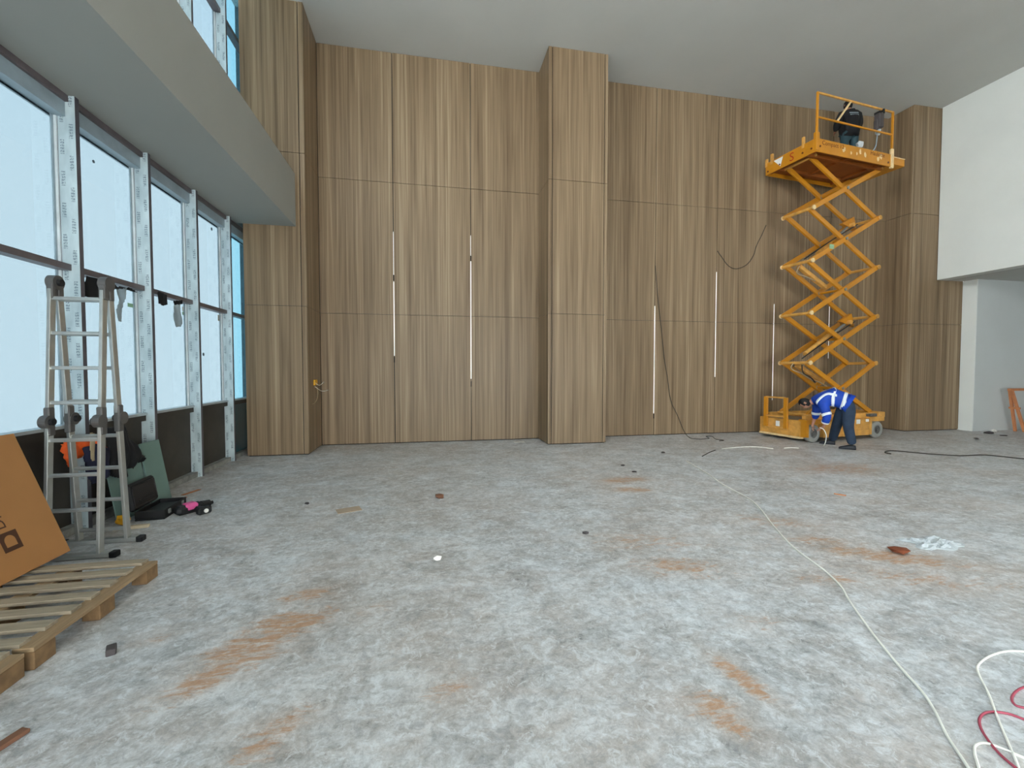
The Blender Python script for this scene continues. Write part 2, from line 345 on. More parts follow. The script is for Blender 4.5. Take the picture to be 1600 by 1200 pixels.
def catmull(pts, n=6):
    pts = [Vector(p) for p in pts]; out = []
    P = [pts[0] * 2 - pts[1]] + pts + [pts[-1] * 2 - pts[-2]]
    for i in range(1, len(P) - 2):
        p0, p1, p2, p3 = P[i - 1:i + 3]
        for k in range(n):
            t = k / n
            out.append(0.5 * ((2 * p1) + (p2 - p0) * t + (2 * p0 - 5 * p1 + 4 * p2 - p3) * t * t + (3 * p1 - p0 - 3 * p2 + p3) * t ** 3))
    out.append(pts[-1]); return out
def addtube(bm, pts, r, seg=6, n=5):
    P = catmull(pts, n) if n > 0 else [Vector(p) for p in pts]
    rings = []; up = Vector((0, 0, 1))
    for i, p in enumerate(P):
        d = (P[min(i + 1, len(P) - 1)] - P[max(i - 1, 0)])
        if d.length < 1e-9: d = Vector((1, 0, 0))
        d.normalize(); x = d.cross(up)
        if x.length < 0.05: x = d.cross(Vector((0, 1, 0)))
        x.normalize(); y = x.cross(d)
        rings.append([bm.verts.new(p + (x * math.cos(a) + y * math.sin(a)) * r) for a in [2 * math.pi * k / seg for k in range(seg)]])
    for A, B in zip(rings, rings[1:]):
        for k in range(seg): bm.faces.new((A[k], A[(k + 1) % seg], B[(k + 1) % seg], B[k]))
    bm.faces.new(rings[0]); bm.faces.new(rings[-1][::-1]); return bm
def tube(name, pts, r, mat, parent=None, seg=6, n=5): return obj(name, addtube(BM(), pts, r, seg, n), mat, parent, smooth=True)
def prism(name, poly, ext, mat, parent=None):
    """poly: list of 3-D points (planar), ext: extrusion vector"""
    bm = BM(); a = [bm.verts.new(p) for p in poly]; b = [bm.verts.new(Vector(p) + Vector(ext)) for p in poly]
    bm.faces.new(a); bm.faces.new(b[::-1]); k = len(poly)
    for i in range(k): bm.faces.new((a[i], a[(i + 1) % k], b[(i + 1) % k], b[i]))
    return obj(name, bm, mat, parent)
def text_mesh(name, body, size, mtx, mat, parent=None, extrude=0.001):
    cu = bpy.data.curves.new(name, 'FONT'); cu.body = body; cu.size = size; cu.extrude = extrude; cu.resolution_u = 3
    t = bpy.data.objects.new(name + '_tmp', cu); COL.objects.link(t)
    me = bpy.data.meshes.new_from_object(t); COL.objects.unlink(t); bpy.data.objects.remove(t)
    me.transform(mtx); me.name = name
    return obj(name, me, mat, parent)
def struct(o): o['kind'] = 'structure'; return o
def lump(name, c, r, mat, parent=None, flat=0.6, seed=0, sub=2):
    bm = BM(); bmesh.ops.create_icosphere(bm, subdivisions=sub, radius=1.0); rn = random.Random(seed)
    for v in bm.verts:
        k = 1 + rn.uniform(-.28, .28); v.co = Vector((v.co.x * r * k, v.co.y * r * k * .8, max(-r * flat * .9, v.co.z * r * flat * k)))
    z0 = min(v.co.z for v in bm.verts)
    for v in bm.verts: v.co += Vector(c) - Vector((0, 0, z0))
    return obj(name, bm, mat, parent)

# ------------------------------------------------------------------ room constants
YB = 9.68                 # back wall
CZ = 8.25                 # ceiling
XW = -3.32; XG = -3.50    # mullion face, glass
YF = -7.0                 # unseen facade added behind the camera
XR = 20.0
SOF = 4.22                # bulkhead underside
# floor
struct(box('floor', (-3.7, YF - .3, -0.15), (XR, YB + .3, 0), 'dusty_floor_covering'))
# ceilings
struct(box('ceiling', (-2.75, YF, CZ), (XR, YB + .3, CZ + .35), 'ceiling_paint'))
struct(box('ceiling_window_recess', (-3.7, YF, 8.75), (-2.75, YB + .3, 8.95), 'ceiling_paint'))
struct(box('ceiling_bulkhead', (XG + .002, YF, SOF), (-2.37, 8.685, 5.17), 'bulkhead_shade_grey'))
struct(box('ceiling_alcove', (12.95, YF, 3.9), (XR, 9.045, 4.05), 'ceiling_paint'))
# white walls to the right
struct(box('wall_right_upper', (12.90, YF, 3.9), (13.2, 9.03, CZ), 'plaster_wall'))
struct(box('wall_right_pier', (13.79, 8.748, 0), (13.815, 9.5, 3.9), 'plaster_wall'))
struct(box('wall_alcove_back', (13.815, 8.747, 0), (XR, 9.0, 3.9), 'alcove_paint'))
struct(box('wall_alcove_end', (XR, YF, 0), (XR + .2, 9.0, 3.9), 'alcove_paint'))
# backing behind panels
wb = struct(box('wall_back', (-3.7, YB + .02, 0), (14.2, YB + .25, 8.75), 'dark_recess'))
ROWS = [(0.018, 2.766), (2.774, 5.550), (5.559, CZ - .004)]
GAPV = 0.008
def panels_y(parent, x0, x1, y, rows, t=0.018):
    for z0, z1 in rows: box('panel', (x0 + GAPV, y, z0), (x1 - GAPV, y + t, z1), 'walnut_laminate', parent)
def panels_x(parent, y0, y1, x, sgn, rows, t=0.018):
    a, b = (x, x + t) if sgn < 0 else (x - t, x)
    for z0, z1 in rows: box('panel', (a, y0, z0), (b, y1, z1), 'walnut_laminate', parent)
seams_l = [-2.2, -0.71, 0.937, 2.50]
for a, b in zip(seams_l, seams_l[1:]): panels_y(wb, a, b, YB, ROWS)
seams_r = [3.76, 5.36, 7.005, 8.66, 10.33, 12.06]
for a, b in zip(seams_r, seams_r[1:]): panels_y(wb, a, b, YB, ROWS)
# LED profiles let into the seams
def led(xs, top, bot, w=0.013):
    z1 = onplane(top[0], top[1], 1, YB).z; z0 = onplane(bot[0], bot[1], 1, YB).z
    o = box('light_strip', (xs - w / 2, YB - .002, z0), (xs + w / 2, YB + .018, z1), 'led_diffuser', wb)
    o['label'] = 'white light strip let into panel seam'
led(-.71, (617, 440), (619.5, 556), .016); led(-.71, (615, 362), (616, 430), .008)
led(.937, (736, 408), (738, 592), .016); led(.937, (735.5, 368), (736, 400), .008)
led(5.36, (1021, 478), (1019, 646), .015); led(7.005, (1120.5, 425), (1118, 589), .015)
led(8.66, (1211, 475), (1209, 625), .015); led(10.33, (1298, 478), (1296, 560), .010)
for xs, q in ((-.71, (616.5, 434)), (-.71, (620, 562)), (.937, (736, 404)), (.937, (738, 600)), (5.36, (1019, 650))):
    z = onplane(q[0], q[1], 1, YB).z
    box('wire_connector', (xs - .012, YB - .008, z - .06), (xs + .012, YB + .01, z + .06), 'dark_recess', wb)
# left column clad in the same panels
YC = 8.69
col = struct(box('wall_column_left', (-3.235, YC + .02, 0), (-2.22, YB + .02, 8.75), 'dark_recess'))
rowsC = [ROWS[0], ROWS[1], (5.559, 8.745)]
for z0, z1 in rowsC:
    box('panel', (-3.255, YC, z0), (-2.297, YC + .018, z1), 'walnut_laminate', col)
    box('panel', (-2.283, YC, z0), (-2.2, YC + .018, z1), 'walnut_laminate', col)
panels_x(col, YC + .019, YB - .002, -2.2, 1, rowsC)
panels_x(col, YC + .019, YB, -3.255, -1, rowsC)
# middle pillar
YP = 8.87
pil = struct(box('wall_pillar_middle', (2.50, YP + .02, 0), (3.76, YB + .02, CZ), 'dark_recess'))
for z0, z1 in ROWS:
    box('panel', (2.48, YP, z0), (2.553, YP + .018, z1), 'walnut_laminate', pil)
    box('panel', (2.567, YP, z0), (3.700, YP + .018, z1), 'walnut_laminate', pil)
    box('panel', (3.714, YP, z0), (3.78, YP + .018, z1), 'walnut_laminate', pil)
panels_x(pil, YP + .019, YB - .002, 2.48, -1, ROWS); panels_x(pil, YP + .019, YB - .002, 3.78, 1, ROWS)
# right pillar
YR = 9.05
pr = struct(box('wall_pillar_right', (12.06, YR + .02, 0), (13.78, YB + .02, CZ), 'dark_recess'))
for z0, z1 in ROWS:
    box('panel', (12.04, YR, z0), (12.10, YR + .018, z1), 'walnut_laminate', pr)
    box('panel', (12.112, YR, z0), (13.78, YR + .018, z1), 'walnut_laminate', pr)
panels_x(pr, YR + .019, YB - .002, 12.04, -1, ROWS)

# ------------------------------------------------------------------ window wall on the left
PITCHY = 1.11; Y4 = 8.37
mull_y = [Y4 + PITCHY * k for k in range(1, -14, -1)]      # far edges
TR_Z, SILL = 2.585, 1.066
for k, yr in enumerate(mull_y):
    if yr < YF: continue
    t = struct(box('trim_%d' % (k + 1), (XG - .02, yr - .05, 0), (XW, yr, 8.75), 'mullion_edge'))
    box('protective_film', (XG + .035, yr - .0525, 0.0), (XW - .001, yr - .0505, 8.7), 'printed_protective_film', t)
wi = 0
for yr in mull_y:
    y0 = yr - PITCHY; y1 = yr - .05        # bay between the mullion at y0 and this one
    if y0 < YF: continue
    wi += 1
    w = struct(empty('window_%d' % wi, (XG, (y0 + y1) / 2, 0)))
    o = Vector(w.location)
    def wbx(name, lo, hi, mat):
        b = box(name, Vector(lo) - o, Vector(hi) - o, mat, w); return b
    blue = wi == 1; clear = y1 < 6.0  # unseen upper panes made clear to let in extra daylight
    g = 'milky_filmed_glass'; gl = 'blue_clear_glass' if blue else g
    wbx('pane', (XG - .006, y0, SILL), (XG, y1, TR_Z), gl)
    wbx('pane', (XG - .006, y0, TR_Z), (XG, y1, 4.2), gl)
    wbx('pane', (XG - .006, y0, 4.6), (XG, y1, 7.62), 'clear_glass' if clear else gl)
    wbx('pane', (XG - .006, y0, 7.62), (XG, y1, 8.75), 'clear_glass' if clear else 'blue_clear_glass')
    wbx('spandrel_panel', (XG - .02, y0, 0.0), (XG + .03, y1, SILL - .02), 'spandrel_teal' if blue else 'spandrel_dark')
    wbx('floor_edge_panel', (XG - .02, y0, 4.0), (XG + .0, y1, 4.6), 'bead_grey')
    wbx('sill', (XG - .01, y0, SILL - .03), (XG + .10, y1, SILL), 'sill_metal')
    wbx('sill_apron', (XG + .03, y0, SILL - .10), (XG + .085, y1, SILL - .03), 'spandrel_dark')
    wbx('transom', (XG, y0, TR_Z - .03), (XG + .11, y1, TR_Z + .03), 'transom_dark')
    wbx('head_frame', (XG, y0, 4.02), (XG + .10, y1, 4.16), 'bead_grey')
    wbx('head_cap', (XG, y0, 4.16), (XG + .13, y1, 4.219), 'transom_dark')
    wbx('transom', (XG, y0, 7.59), (XG + .11, y1, 7.66), 'transom_dark')
    wbx('bottom_rail', (XG - .02, y0, 0), (XG + .12, y1, .075), 'dirty_rail')
    for za, zb in ((SILL, TR_Z - .03), (TR_Z + .03, 4.02), (4.6, 7.59), (7.66, 8.7)):
        wbx('glazing_bead', (XG, y1 - .018, za), (XG + .030, y1 - .001, zb), 'bead_white')
        wbx('gasket', (XG, y1 - .042, za), (XG + .012, y1 - .018, zb), 'bead_grey')
        wbx('glazing_bead', (XG, y0, za), (XG + .03, y0 + .02, zb), 'bead_white')
# unseen glazed facade added behind the photographer to supply daylight
for k in range(12):
    x0 = -3.6 + k * 1.97
    if x0 > 10: break
    m = struct(box('trim_%d' % (40 + k), (x0 - .04, YF - .12, 0), (x0 + .04, YF + .05, CZ + .4), 'mullion_edge'))
    f = struct(empty('window_%d' % (40 + k), (x0, YF, 0)))
    box('pane', (0.04, -.03, .05), (1.93, -.024, 3.0), 'clear_glass', f)
    box('transom', (0.04, -.08, 3.0), (1.93, .04, 3.1), 'mullion_edge', f)

struct(box('wall_front', (8.25, YF - .1, 0), (XR, YF + .05, 3.1), 'white_paint'))  # unseen; solid stretch added to keep daylight from behind off the alcove
struct(box('wall_front_upper', (-3.7, YF - .1, 3.1), (XR, YF + .05, 8.95), 'white_paint'))  # unseen; closes the upper facade to cut light from behind
# scraps of black tape and torn foil hanging from the transom, stickers on the glass
def rag(name, poly_px, xplane, mat, label, cat, group=None, amp=0.02, step=0.02, seed=0, thick=0.004, puff=0.0):
    P = [onplane(px, py, 0, xplane) for px, py in poly_px]; yz = [(p.y, p.z) for p in P]
    ys = [a for a, _ in yz]; zs = [b for _, b in yz]
    def inside(y, z):
        c = False; j = len(yz) - 1
        for i in range(len(yz)):
            if (yz[i][1] > z) != (yz[j][1] > z) and y < (yz[j][0] - yz[i][0]) * (z - yz[i][1]) / (yz[j][1] - yz[i][1]) + yz[i][0]: c = not c
            j = i
        return c
    rn = random.Random(seed); ph = [rn.uniform(0, 6.28) for _ in range(6)]
    bm = BM(); grid = {}
    ny = max(2, int((max(ys) - min(ys)) / step)); nz = max(2, int((max(zs) - min(zs)) / step))
    dy = (max(ys) - min(ys)) / ny; dz = (max(zs) - min(zs)) / nz
    def vert(i, j):
        if (i, j) not in grid:
            y = min(ys) + i * dy; z = min(zs) + j * dz
            q = (math.sin(y * 31 + ph[0] + 1.5 * math.sin(z * 9 + ph[1])) + .6 * math.sin(y * 57 + z * 12 + ph[2]) + .5 * math.sin(z * 23 + y * 8 + ph[3]))
            e_ = 1e9
            for k in range(len(yz)):
                ay, az = yz[k]; by, bz = yz[(k + 1) % len(yz)]; L2 = (by - ay) ** 2 + (bz - az) ** 2 + 1e-9
                t_ = max(0, min(1, ((y - ay) * (by - ay) + (z - az) * (bz - az)) / L2)); e_ = min(e_, math.hypot(y - ay - t_ * (by - ay), z - az - t_ * (bz - az)))
            grid[(i, j)] = bm.verts.new((xplane + amp * q + puff * min(1, e_ / .08) ** .5, y, z))
        return grid[(i, j)]
    for i in range(ny):
        for j in range(nz):
            if inside(min(ys) + (i + .5) * dy, min(zs) + (j + .5) * dz):
                bm.faces.new((vert(i, j), vert(i + 1, j), vert(i + 1, j + 1), vert(i, j + 1)))
    bmesh.ops.smooth_vert(bm, verts=bm.verts[:], factor=0.5, use_axis_x=False, use_axis_y=True, use_axis_z=True)
    o = obj(name, bm, mat, None, smooth=True)
    s = o.modifiers.new('thickness', 'SOLIDIFY'); s.thickness = thick
    if label: tag(o, label, cat, group)
    return o
XT = XG + .125
rag('torn_membrane', [(133, 431), (158, 437), (158, 462), (146, 470), (133, 463)], XT, 'black_fabric', 'torn black membrane flap under the transom behind the ladder top', 'membrane', seed=1, amp=.006, step=.012)
rag('torn_membrane', [(165, 440), (183, 447), (205, 450), (216, 458), (200, 453), (184, 453), (172, 452)], XT, 'black_fabric', 'thin black membrane strip hanging along the transom right of ladder', 'membrane', seed=2, amp=.004, step=.012)
rag('foil_strip', [(182, 452), (198, 450), (193, 475), (190, 503), (184, 502), (181, 485), (184, 468)], XT + .03, 'bead_grey', 'long grey foil strip dangling from transom beside the ladder', 'foil', seed=3, amp=.008, step=.012)
rag('torn_membrane', [(246, 455), (260, 460), (260, 476), (255, 478), (246, 474)], XT, 'black_fabric', 'square black membrane scrap hanging from transom, clear of the ladder', 'membrane', seed=4, amp=.005, step=.012)
rag('torn_membrane', [(271, 470), (285, 469), (285, 475), (278, 478), (272, 476)], XT, 'black_fabric', 'small black membrane scrap above the short foil strip', 'membrane', seed=5, amp=.004, step=.012)
rag('foil_strip', [(272, 477), (281, 475), (284, 492), (282, 511), (275, 511), (271, 495)], XT + .03, 'bead_grey', 'short grey foil strip hanging below a black scrap', 'foil', seed=6, amp=.008, step=.012)
def sticker(px, py, w, h, mat, label):
    p = onplane(px, py, 0, XG + .003); o = box('sticker', (XG + .001, p.y - w / 2, p.z - h / 2), (XG + .003, p.y + w / 2, p.z + h / 2), mat)
    tag(o, label, 'sticker')
sticker(204, 477, .10, .045, 'sticker_green', 'small green sticker on glass right of the ladder')
sticker(288, 490, .10, .045, 'sticker_green', 'small green sticker on the glass below a beige sticker')
sticker(288, 483, .10, .06, 'sticker_beige', 'small beige sticker on the glass above a green one')
sticker(343, 497, .12, .10, 'sticker_beige', 'pale beige sticker on the glass near the wood column')

# ------------------------------------------------------------------ scissor lift
TH = math.radians(7)
LO = Vector((8.25, 8.0, 0))
lift = empty('scissor_lift', LO, TH)
tag(lift, 'raised yellow scissor lift with worn paint beside the wood wall', 'scissor lift')
LM = Matrix.Translation(LO) @ Matrix.Rotation(TH, 4, 'Z')
# chassis
bm = BM(); addbox(bm, (-.12, .16, .14), (2.18, 1.10, .44)); chassis = obj('chassis', bm, 'lift_yellow_worn', lift)
box('side_cabinet', (.30, .03, .09), (1.74, .17, .47), 'lift_yellow_worn', lift, .008)
cab = box('side_cabinet', (.30, 1.09, .09), (1.74, 1.22, .47), 'lift_yellow_worn', lift, .008)
box('cabinet_door', (.86, .018, .24), (1.70, .032, .45), 'lift_yellow_worn', lift, .004)
box('cabinet_skirt', (.86, .012, .095), (1.70, .032, .225), 'lift_yellow_worn', lift, .004)
box('sticker', (1.28, .012, .36), (1.40, .017, .46), 'sticker_white', lift)
box('sticker', (1.58, .012, .40), (1.68, .017, .46), 'sticker_white', lift)
box('sticker', (.95, .012, .34), (1.00, .017, .38), 'sticker_white', lift)
bm = BM(); addbox(bm, (-.24, .02, .40), (.28, .20, .50)); addbox(bm, (-.24, .02, .12), (-.16, .20, .42)); obj('wheel_arch', bm, 'lift_yellow', lift)
bm = BM(); addbox(bm, (1.80, .03, .40), (2.22, .20, .50)); addbox(bm, (1.74, .03, .10), (1.81, .20, .47)); obj('wheel_arch', bm, 'lift_yellow_worn', lift)
box('end_cabinet', (-.24, .14, .11), (-.05, 1.20, .47), 'lift_yellow_worn', lift, .01)
box('end_bumper', (-.26, .16, .07), (-.10, 1.20, .115), 'lift_pale', lift, .006)
box('step_plate', (-.275, .44, .22), (-.24, 1.02, .26), 'lift_yellow_worn', lift, .004)
box('notice_plate', (-.248, .66, .29), (-.243, .76, .41), 'sticker_white', lift)
for c in (.48, 1.00): box('ladder_post', (-.30, c - .05, .26), (-.26, c + .05, .96), 'lift_yellow', lift, .004)
for z in (.50, .935): box('ladder_rung', (-.30, .50, z), (-.26, 1.0, z + .035), 'lift_yellow_worn', lift, .004)
for c in (.16, 1.02): box('slide_rail', (-.10, c, .47), (2.24, c + .08, .58), 'lift_yellow_worn', lift, .006)
box('deck_plate', (-.14, .24, .44), (.55, 1.02, .475), 'steel_grey', lift)
box('battery_tray', (1.02, .24, .44), (1.95, 1.02, .475), 'hub_grey', lift)
bm = BM(); addbox(bm, (2.16, .10, .47), (2.36, 1.14, .60), .01); addbox(bm, (2.24, .14, .38), (2.34, .30, .47), .01); obj('end_crossmember', bm, 'lift_yellow_worn', lift)
box('control_recess', (1.78, .06, .505), (2.02, .14, .57), 'hub_grey', lift)
for u, c, w in ((.0, .02, .13), (2.02, .04, .12), (.0, 1.10, .13), (2.02, 1.10, .12)):
    bm = BM()
    prof = [(.10, 0), (.155, 0), (.185, .012), (.198, .035), (.198, w - .035), (.185, w - .012), (.155, w), (.10, w)]
    seg = 28; rings = []
    for k in range(seg):
        a = 2 * math.pi * k / seg
        rings.append([bm.verts.new((u + r * math.cos(a), c + d, .198 + r * math.sin(a))) for r, d in prof])
    for k in range(seg):
        A, B = rings[k], rings[(k + 1) % seg]
        for i in range(len(prof)): j = (i + 1) % len(prof); bm.faces.new((A[i], A[j], B[j], B[i]))
    wh = obj('wheel', bm, 'tyre_grey', lift, True)
    h = BM(); addcyl(h, (u, c + .012, .198), (u, c + w - .012, .198), .104, 20); addcyl(h, (u, c - .01, .198), (u, c + .02, .198), .05, 12)
    for k in range(5):
        a = 2 * math.pi * k / 5; addcyl(h, (u + .075 * math.cos(a), c + .0, .198 + .075 * math.sin(a)), (u + .075 * math.cos(a), c + .02, .198 + .075 * math.sin(a)), .012, 6)
    obj('hub', h, 'hub_grey', wh)
# scissor arms
ZK = [.575, 1.745, 2.85, 4.0, 5.15, 6.27]; UL, UR = .10, 2.20
for i in range(5):
    z0, z1 = ZK[i], ZK[i + 1]
    ul, ur = UL, UR
    for c_f, c_b in ((.27, .325), (.93, .875)):
        for (a, b, c) in (((ul, z0), (ur, z1), c_f), ((ur, z0), (ul, z1), c_b)):
            beam('scissor_arm', (a[0], c, a[1]), (b[0], c, b[1]), .05, .105, 'lift_yellow', lift, bev=.006)
        cyl('pivot_pin', (1.15, min(c_f, c_b) - .045, (z0 + z1) / 2), (1.15, max(c_f, c_b) + .045, (z0 + z1) / 2), .035, 'steel_grey', lift)
    cyl('cross_tube', (1.15, .33, (z0 + z1) / 2), (1.15, .87, (z0 + z1) / 2), .03, 'lift_yellow', lift)
for i in range(1, 5):
    for u in (UL, UR):
        cyl('cross_tube', (u, .23, ZK[i]), (u, .97, ZK[i]), .034, 'lift_yellow_worn', lift)
        for c in (.222, .978): cyl('pivot_pin', (u, c - .012, ZK[i]), (u, c + .012, ZK[i]), .05, 'lift_pale' if u == UL else 'lift_yellow_worn', lift)
for u in (UL, UR):
    cyl('cross_tube', (u, .2, ZK[0]), (u, 1.0, ZK[0]), .03, 'lift_yellow_worn', lift)
    cyl('cross_tube', (u, .2, ZK[5]), (u, 1.0, ZK[5]), .03, 'lift_yellow_worn', lift)
# hydraulic rams
for (a, b) in (((.42, 1.95), (1.72, 2.72)), ((.75, 4.28), (1.72, 5.02))):
    A = Vector((a[0], .6, a[1])); B = Vector((b[0], .6, b[1])); m = A.lerp(B, .58)
    r = cyl('hydraulic_ram', A, m, .06, 'lift_yellow_worn', lift, 14); cyl('piston_rod', m, B, .028, 'steel_grey', r, 12)
    cyl('ram_end', B + Vector((0, -.12, 0)), B + Vector((0, .12, 0)), .05, 'lift_yellow_worn', r, 10)
    prism('ram_bracket', [B + Vector((-.28, -.04, .02)), B + Vector((.22, -.04, -.10)), B + Vector((.12, -.04, .22))], (0, .08, 0), 'lift_yellow', lift)
for (z, dz) in ((4.0, -.48), (1.745, -.46)):
    beam('ram_lever', (.16, .6, z - .05), (1.0, .6, z + dz), .10, .09, 'lift_yellow_worn', lift, bev=.008)
# hoses running up the stack
hp = []
for i in range(5):
    a, b = (UL + .12, ZK[i] + .10), (UR - .3, ZK[i + 1] - .10)
    if i % 2 == 1: tube('hydraulic_hose', [(a[0], .52, a[1]), ((a[0] + b[0]) / 2, .50, (a[1] + b[1]) / 2 + .03), (b[0], .52, b[1])], .014, 'hose_black', lift)
tube('hydraulic_hose', [(.12, .62, 1.78), (.0, .60, 1.62), (.25, .55, 1.50), (.45, .5, 1.38), (.75, .5, 1.30), (1.0, .5, 1.2)], .013, 'strap_beige', lift)
tube('hydraulic_hose', [(.2, .5, 1.70), (.18, .45, 1.52), (.40, .45, 1.42), (.6, .48, 1.30)], .012, 'hose_black', lift)
tube('hydraulic_hose', [(.2, .6, 4.0), (.05, .55, 3.78), (.28, .5, 3.70), (.55, .5, 3.62)], .013, 'strap_beige', lift)
box('sticker', (.62, .242, 4.30), (.76, .245, 4.40), 'sticker_green', lift)
# platform
ZP = 6.21
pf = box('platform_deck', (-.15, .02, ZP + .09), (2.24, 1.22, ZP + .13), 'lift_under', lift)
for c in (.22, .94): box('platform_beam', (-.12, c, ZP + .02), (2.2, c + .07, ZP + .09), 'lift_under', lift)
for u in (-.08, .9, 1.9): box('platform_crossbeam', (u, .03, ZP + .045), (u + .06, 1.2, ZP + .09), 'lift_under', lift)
box('toe_board', (-.17, .0, ZP), (2.25, .02, ZP + .28), 'lift_yellow', lift, .004)
box('toe_board', (-.17, 1.22, ZP), (2.25, 1.24, ZP + .28), 'lift_yellow', lift, .004)
box('toe_board', (-.17, .02, ZP), (-.15, 1.22, ZP + .28), 'lift_yellow', lift, .004)
bm = BM()
for lo, hi in (((2.2, .06, ZP + .13), (2.70, .08, ZP + .27)), ((2.2, 1.16, ZP + .13), (2.70, 1.18, ZP + .27)), ((2.68, .06, ZP + .13), (2.70, 1.18, ZP + .27)), ((2.15, .06, ZP + .11), (2.70, 1.18, ZP + .13))): addbox(bm, lo, hi)
obj('deck_extension', bm, 'lift_yellow', lift)
box('extension_lip', (2.2, .052, ZP + .262), (2.705, .09, ZP + .28), 'lift_pale', lift)
RW = .042
for u in (-.15, 2.17): box('rail_post', (u - RW / 2, -.015, ZP + .02), (u + RW / 2, .027, 7.44), 'lift_yellow', lift, .006)
box('rail_socket', (-.19, -.02, ZP + .02), (-.09, .05, ZP + .40), 'lift_yellow', lift, .006)
box('rail_socket', (2.13, -.02, ZP - .03), (2.21, .03, ZP + .40), 'lift_pale', lift, .006)
box('top_rail', (-.17, -.012, 7.41), (2.19, .024, 7.45), 'lift_yellow_worn', lift, .006)
box('mid_rail', (-.13, -.010, 6.91), (2.15, .022, 6.945), 'lift_yellow', lift, .006)
beam('rail_brace', (.43, .006, 6.93), (.83, .006, 7.42), .03, .03, 'lift_pale', lift, up=Vector((0, 1, 0)))
for c, hgt in ((.30, .16), (1.08, .16), (1.225, .10)): box('rail_socket', (-.175, c - .03, ZP + .2), (-.13, c + .03, ZP + .28 + hgt), 'lift_yellow_worn', lift, .005)
for u, z in ((-.06, ZP + .12), (2.05, ZP + .08)): cyl('bolt', (u, -.012, z), (u, .0, z), .022, 'print_brown', lift)
for c, z in ((.10, ZP + .10), (.30, ZP + .10), (1.17, ZP + .07), (.86, ZP + .10)): cyl('bolt', (-.182, c, z), (-.17, c, z), .020, 'print_brown', lift)
# faded lettering on the toe boards, the red mark on the end
Rx = Matrix.Rotation(math.pi / 2, 4, 'X')
text_mesh('toe_board_lettering', 'Compact 12', .13, Matrix.Translation((.0, -.002, ZP + .165)) @ Rx, 'print_brown', lift)
text_mesh('toe_board_lettering', 'Haulotte', .13, Matrix.Translation((1.47, -.002, ZP + .175)) @ Rx, 'print_brown', lift)
Rend = Matrix.Rotation(-math.pi / 2, 4, 'Z') @ Rx
o = text_mesh('toe_board_emblem', 'S', .26, Matrix.Translation((-.172, .62, ZP + .05)) @ Rend, 'print_red', lift)
prism('peeled_sticker', [(-.173, 1.02, ZP + .25), (-.173, .78, ZP + .25), (-.173, .84, ZP + .05)], (.001, 0, 0), 'sticker_white', lift)
# splashes of plaster on the near toe board
rn = random.Random(3)
for k in range(9):
    u = rn.uniform(.55, 1.9); z = ZP + rn.uniform(.03, .2); s = rn.uniform(.02, .045)
    prism('paint_splash', [(u + s * math.cos(a) * rn.uniform(.6, 1.2), -.0015, z + 1.5 * s * math.sin(a) * rn.uniform(.6, 1.2)) for a in [k2 * math.pi / 3.5 for k2 in range(7)]], (0, .001, 0), 'lift_pale', lift)
rag_u = [(1.02, .03), (1.10, .06), (1.18, .04), (1.25, .05)]
# control box hung on the rail
cb = empty('control_box', LM @ Vector((1.86, .06, ZP + .8)), TH)
tag(cb, 'grey lift control box hooked on the yellow guard rail', 'control box')
bm = BM(); addbox(bm, (-.07, -.03, .06), (.08, .10, .38), .02); addbox(bm, (-.10, .0, .0), (.05, .09, .24), .02); obj('housing', bm, 'dark_lump', cb)
bm = BM(); addcyl(bm, (-.05, -.02, .0), (-.05, .0, -.12), .03, 10, .02); addbox(bm, (-.12, -.03, -.10), (-.02, .04, -.02), .01); obj('joystick', bm, 'clear_plastic', cb)
bm = BM(); addbox(bm, (-.06, -.10, .37), (-.02, .10, .42)); addbox(bm, (-.06, -.10, .32), (-.02, -.085, .40)); obj('hook', bm, 'black_rubber', cb)
tube('lead', [(-.06, .02, -.10), (-.10, .02, -.35), (-.17, .05, -.50), (-.2, .10, -.6)], .012, 'bead_grey', cb)

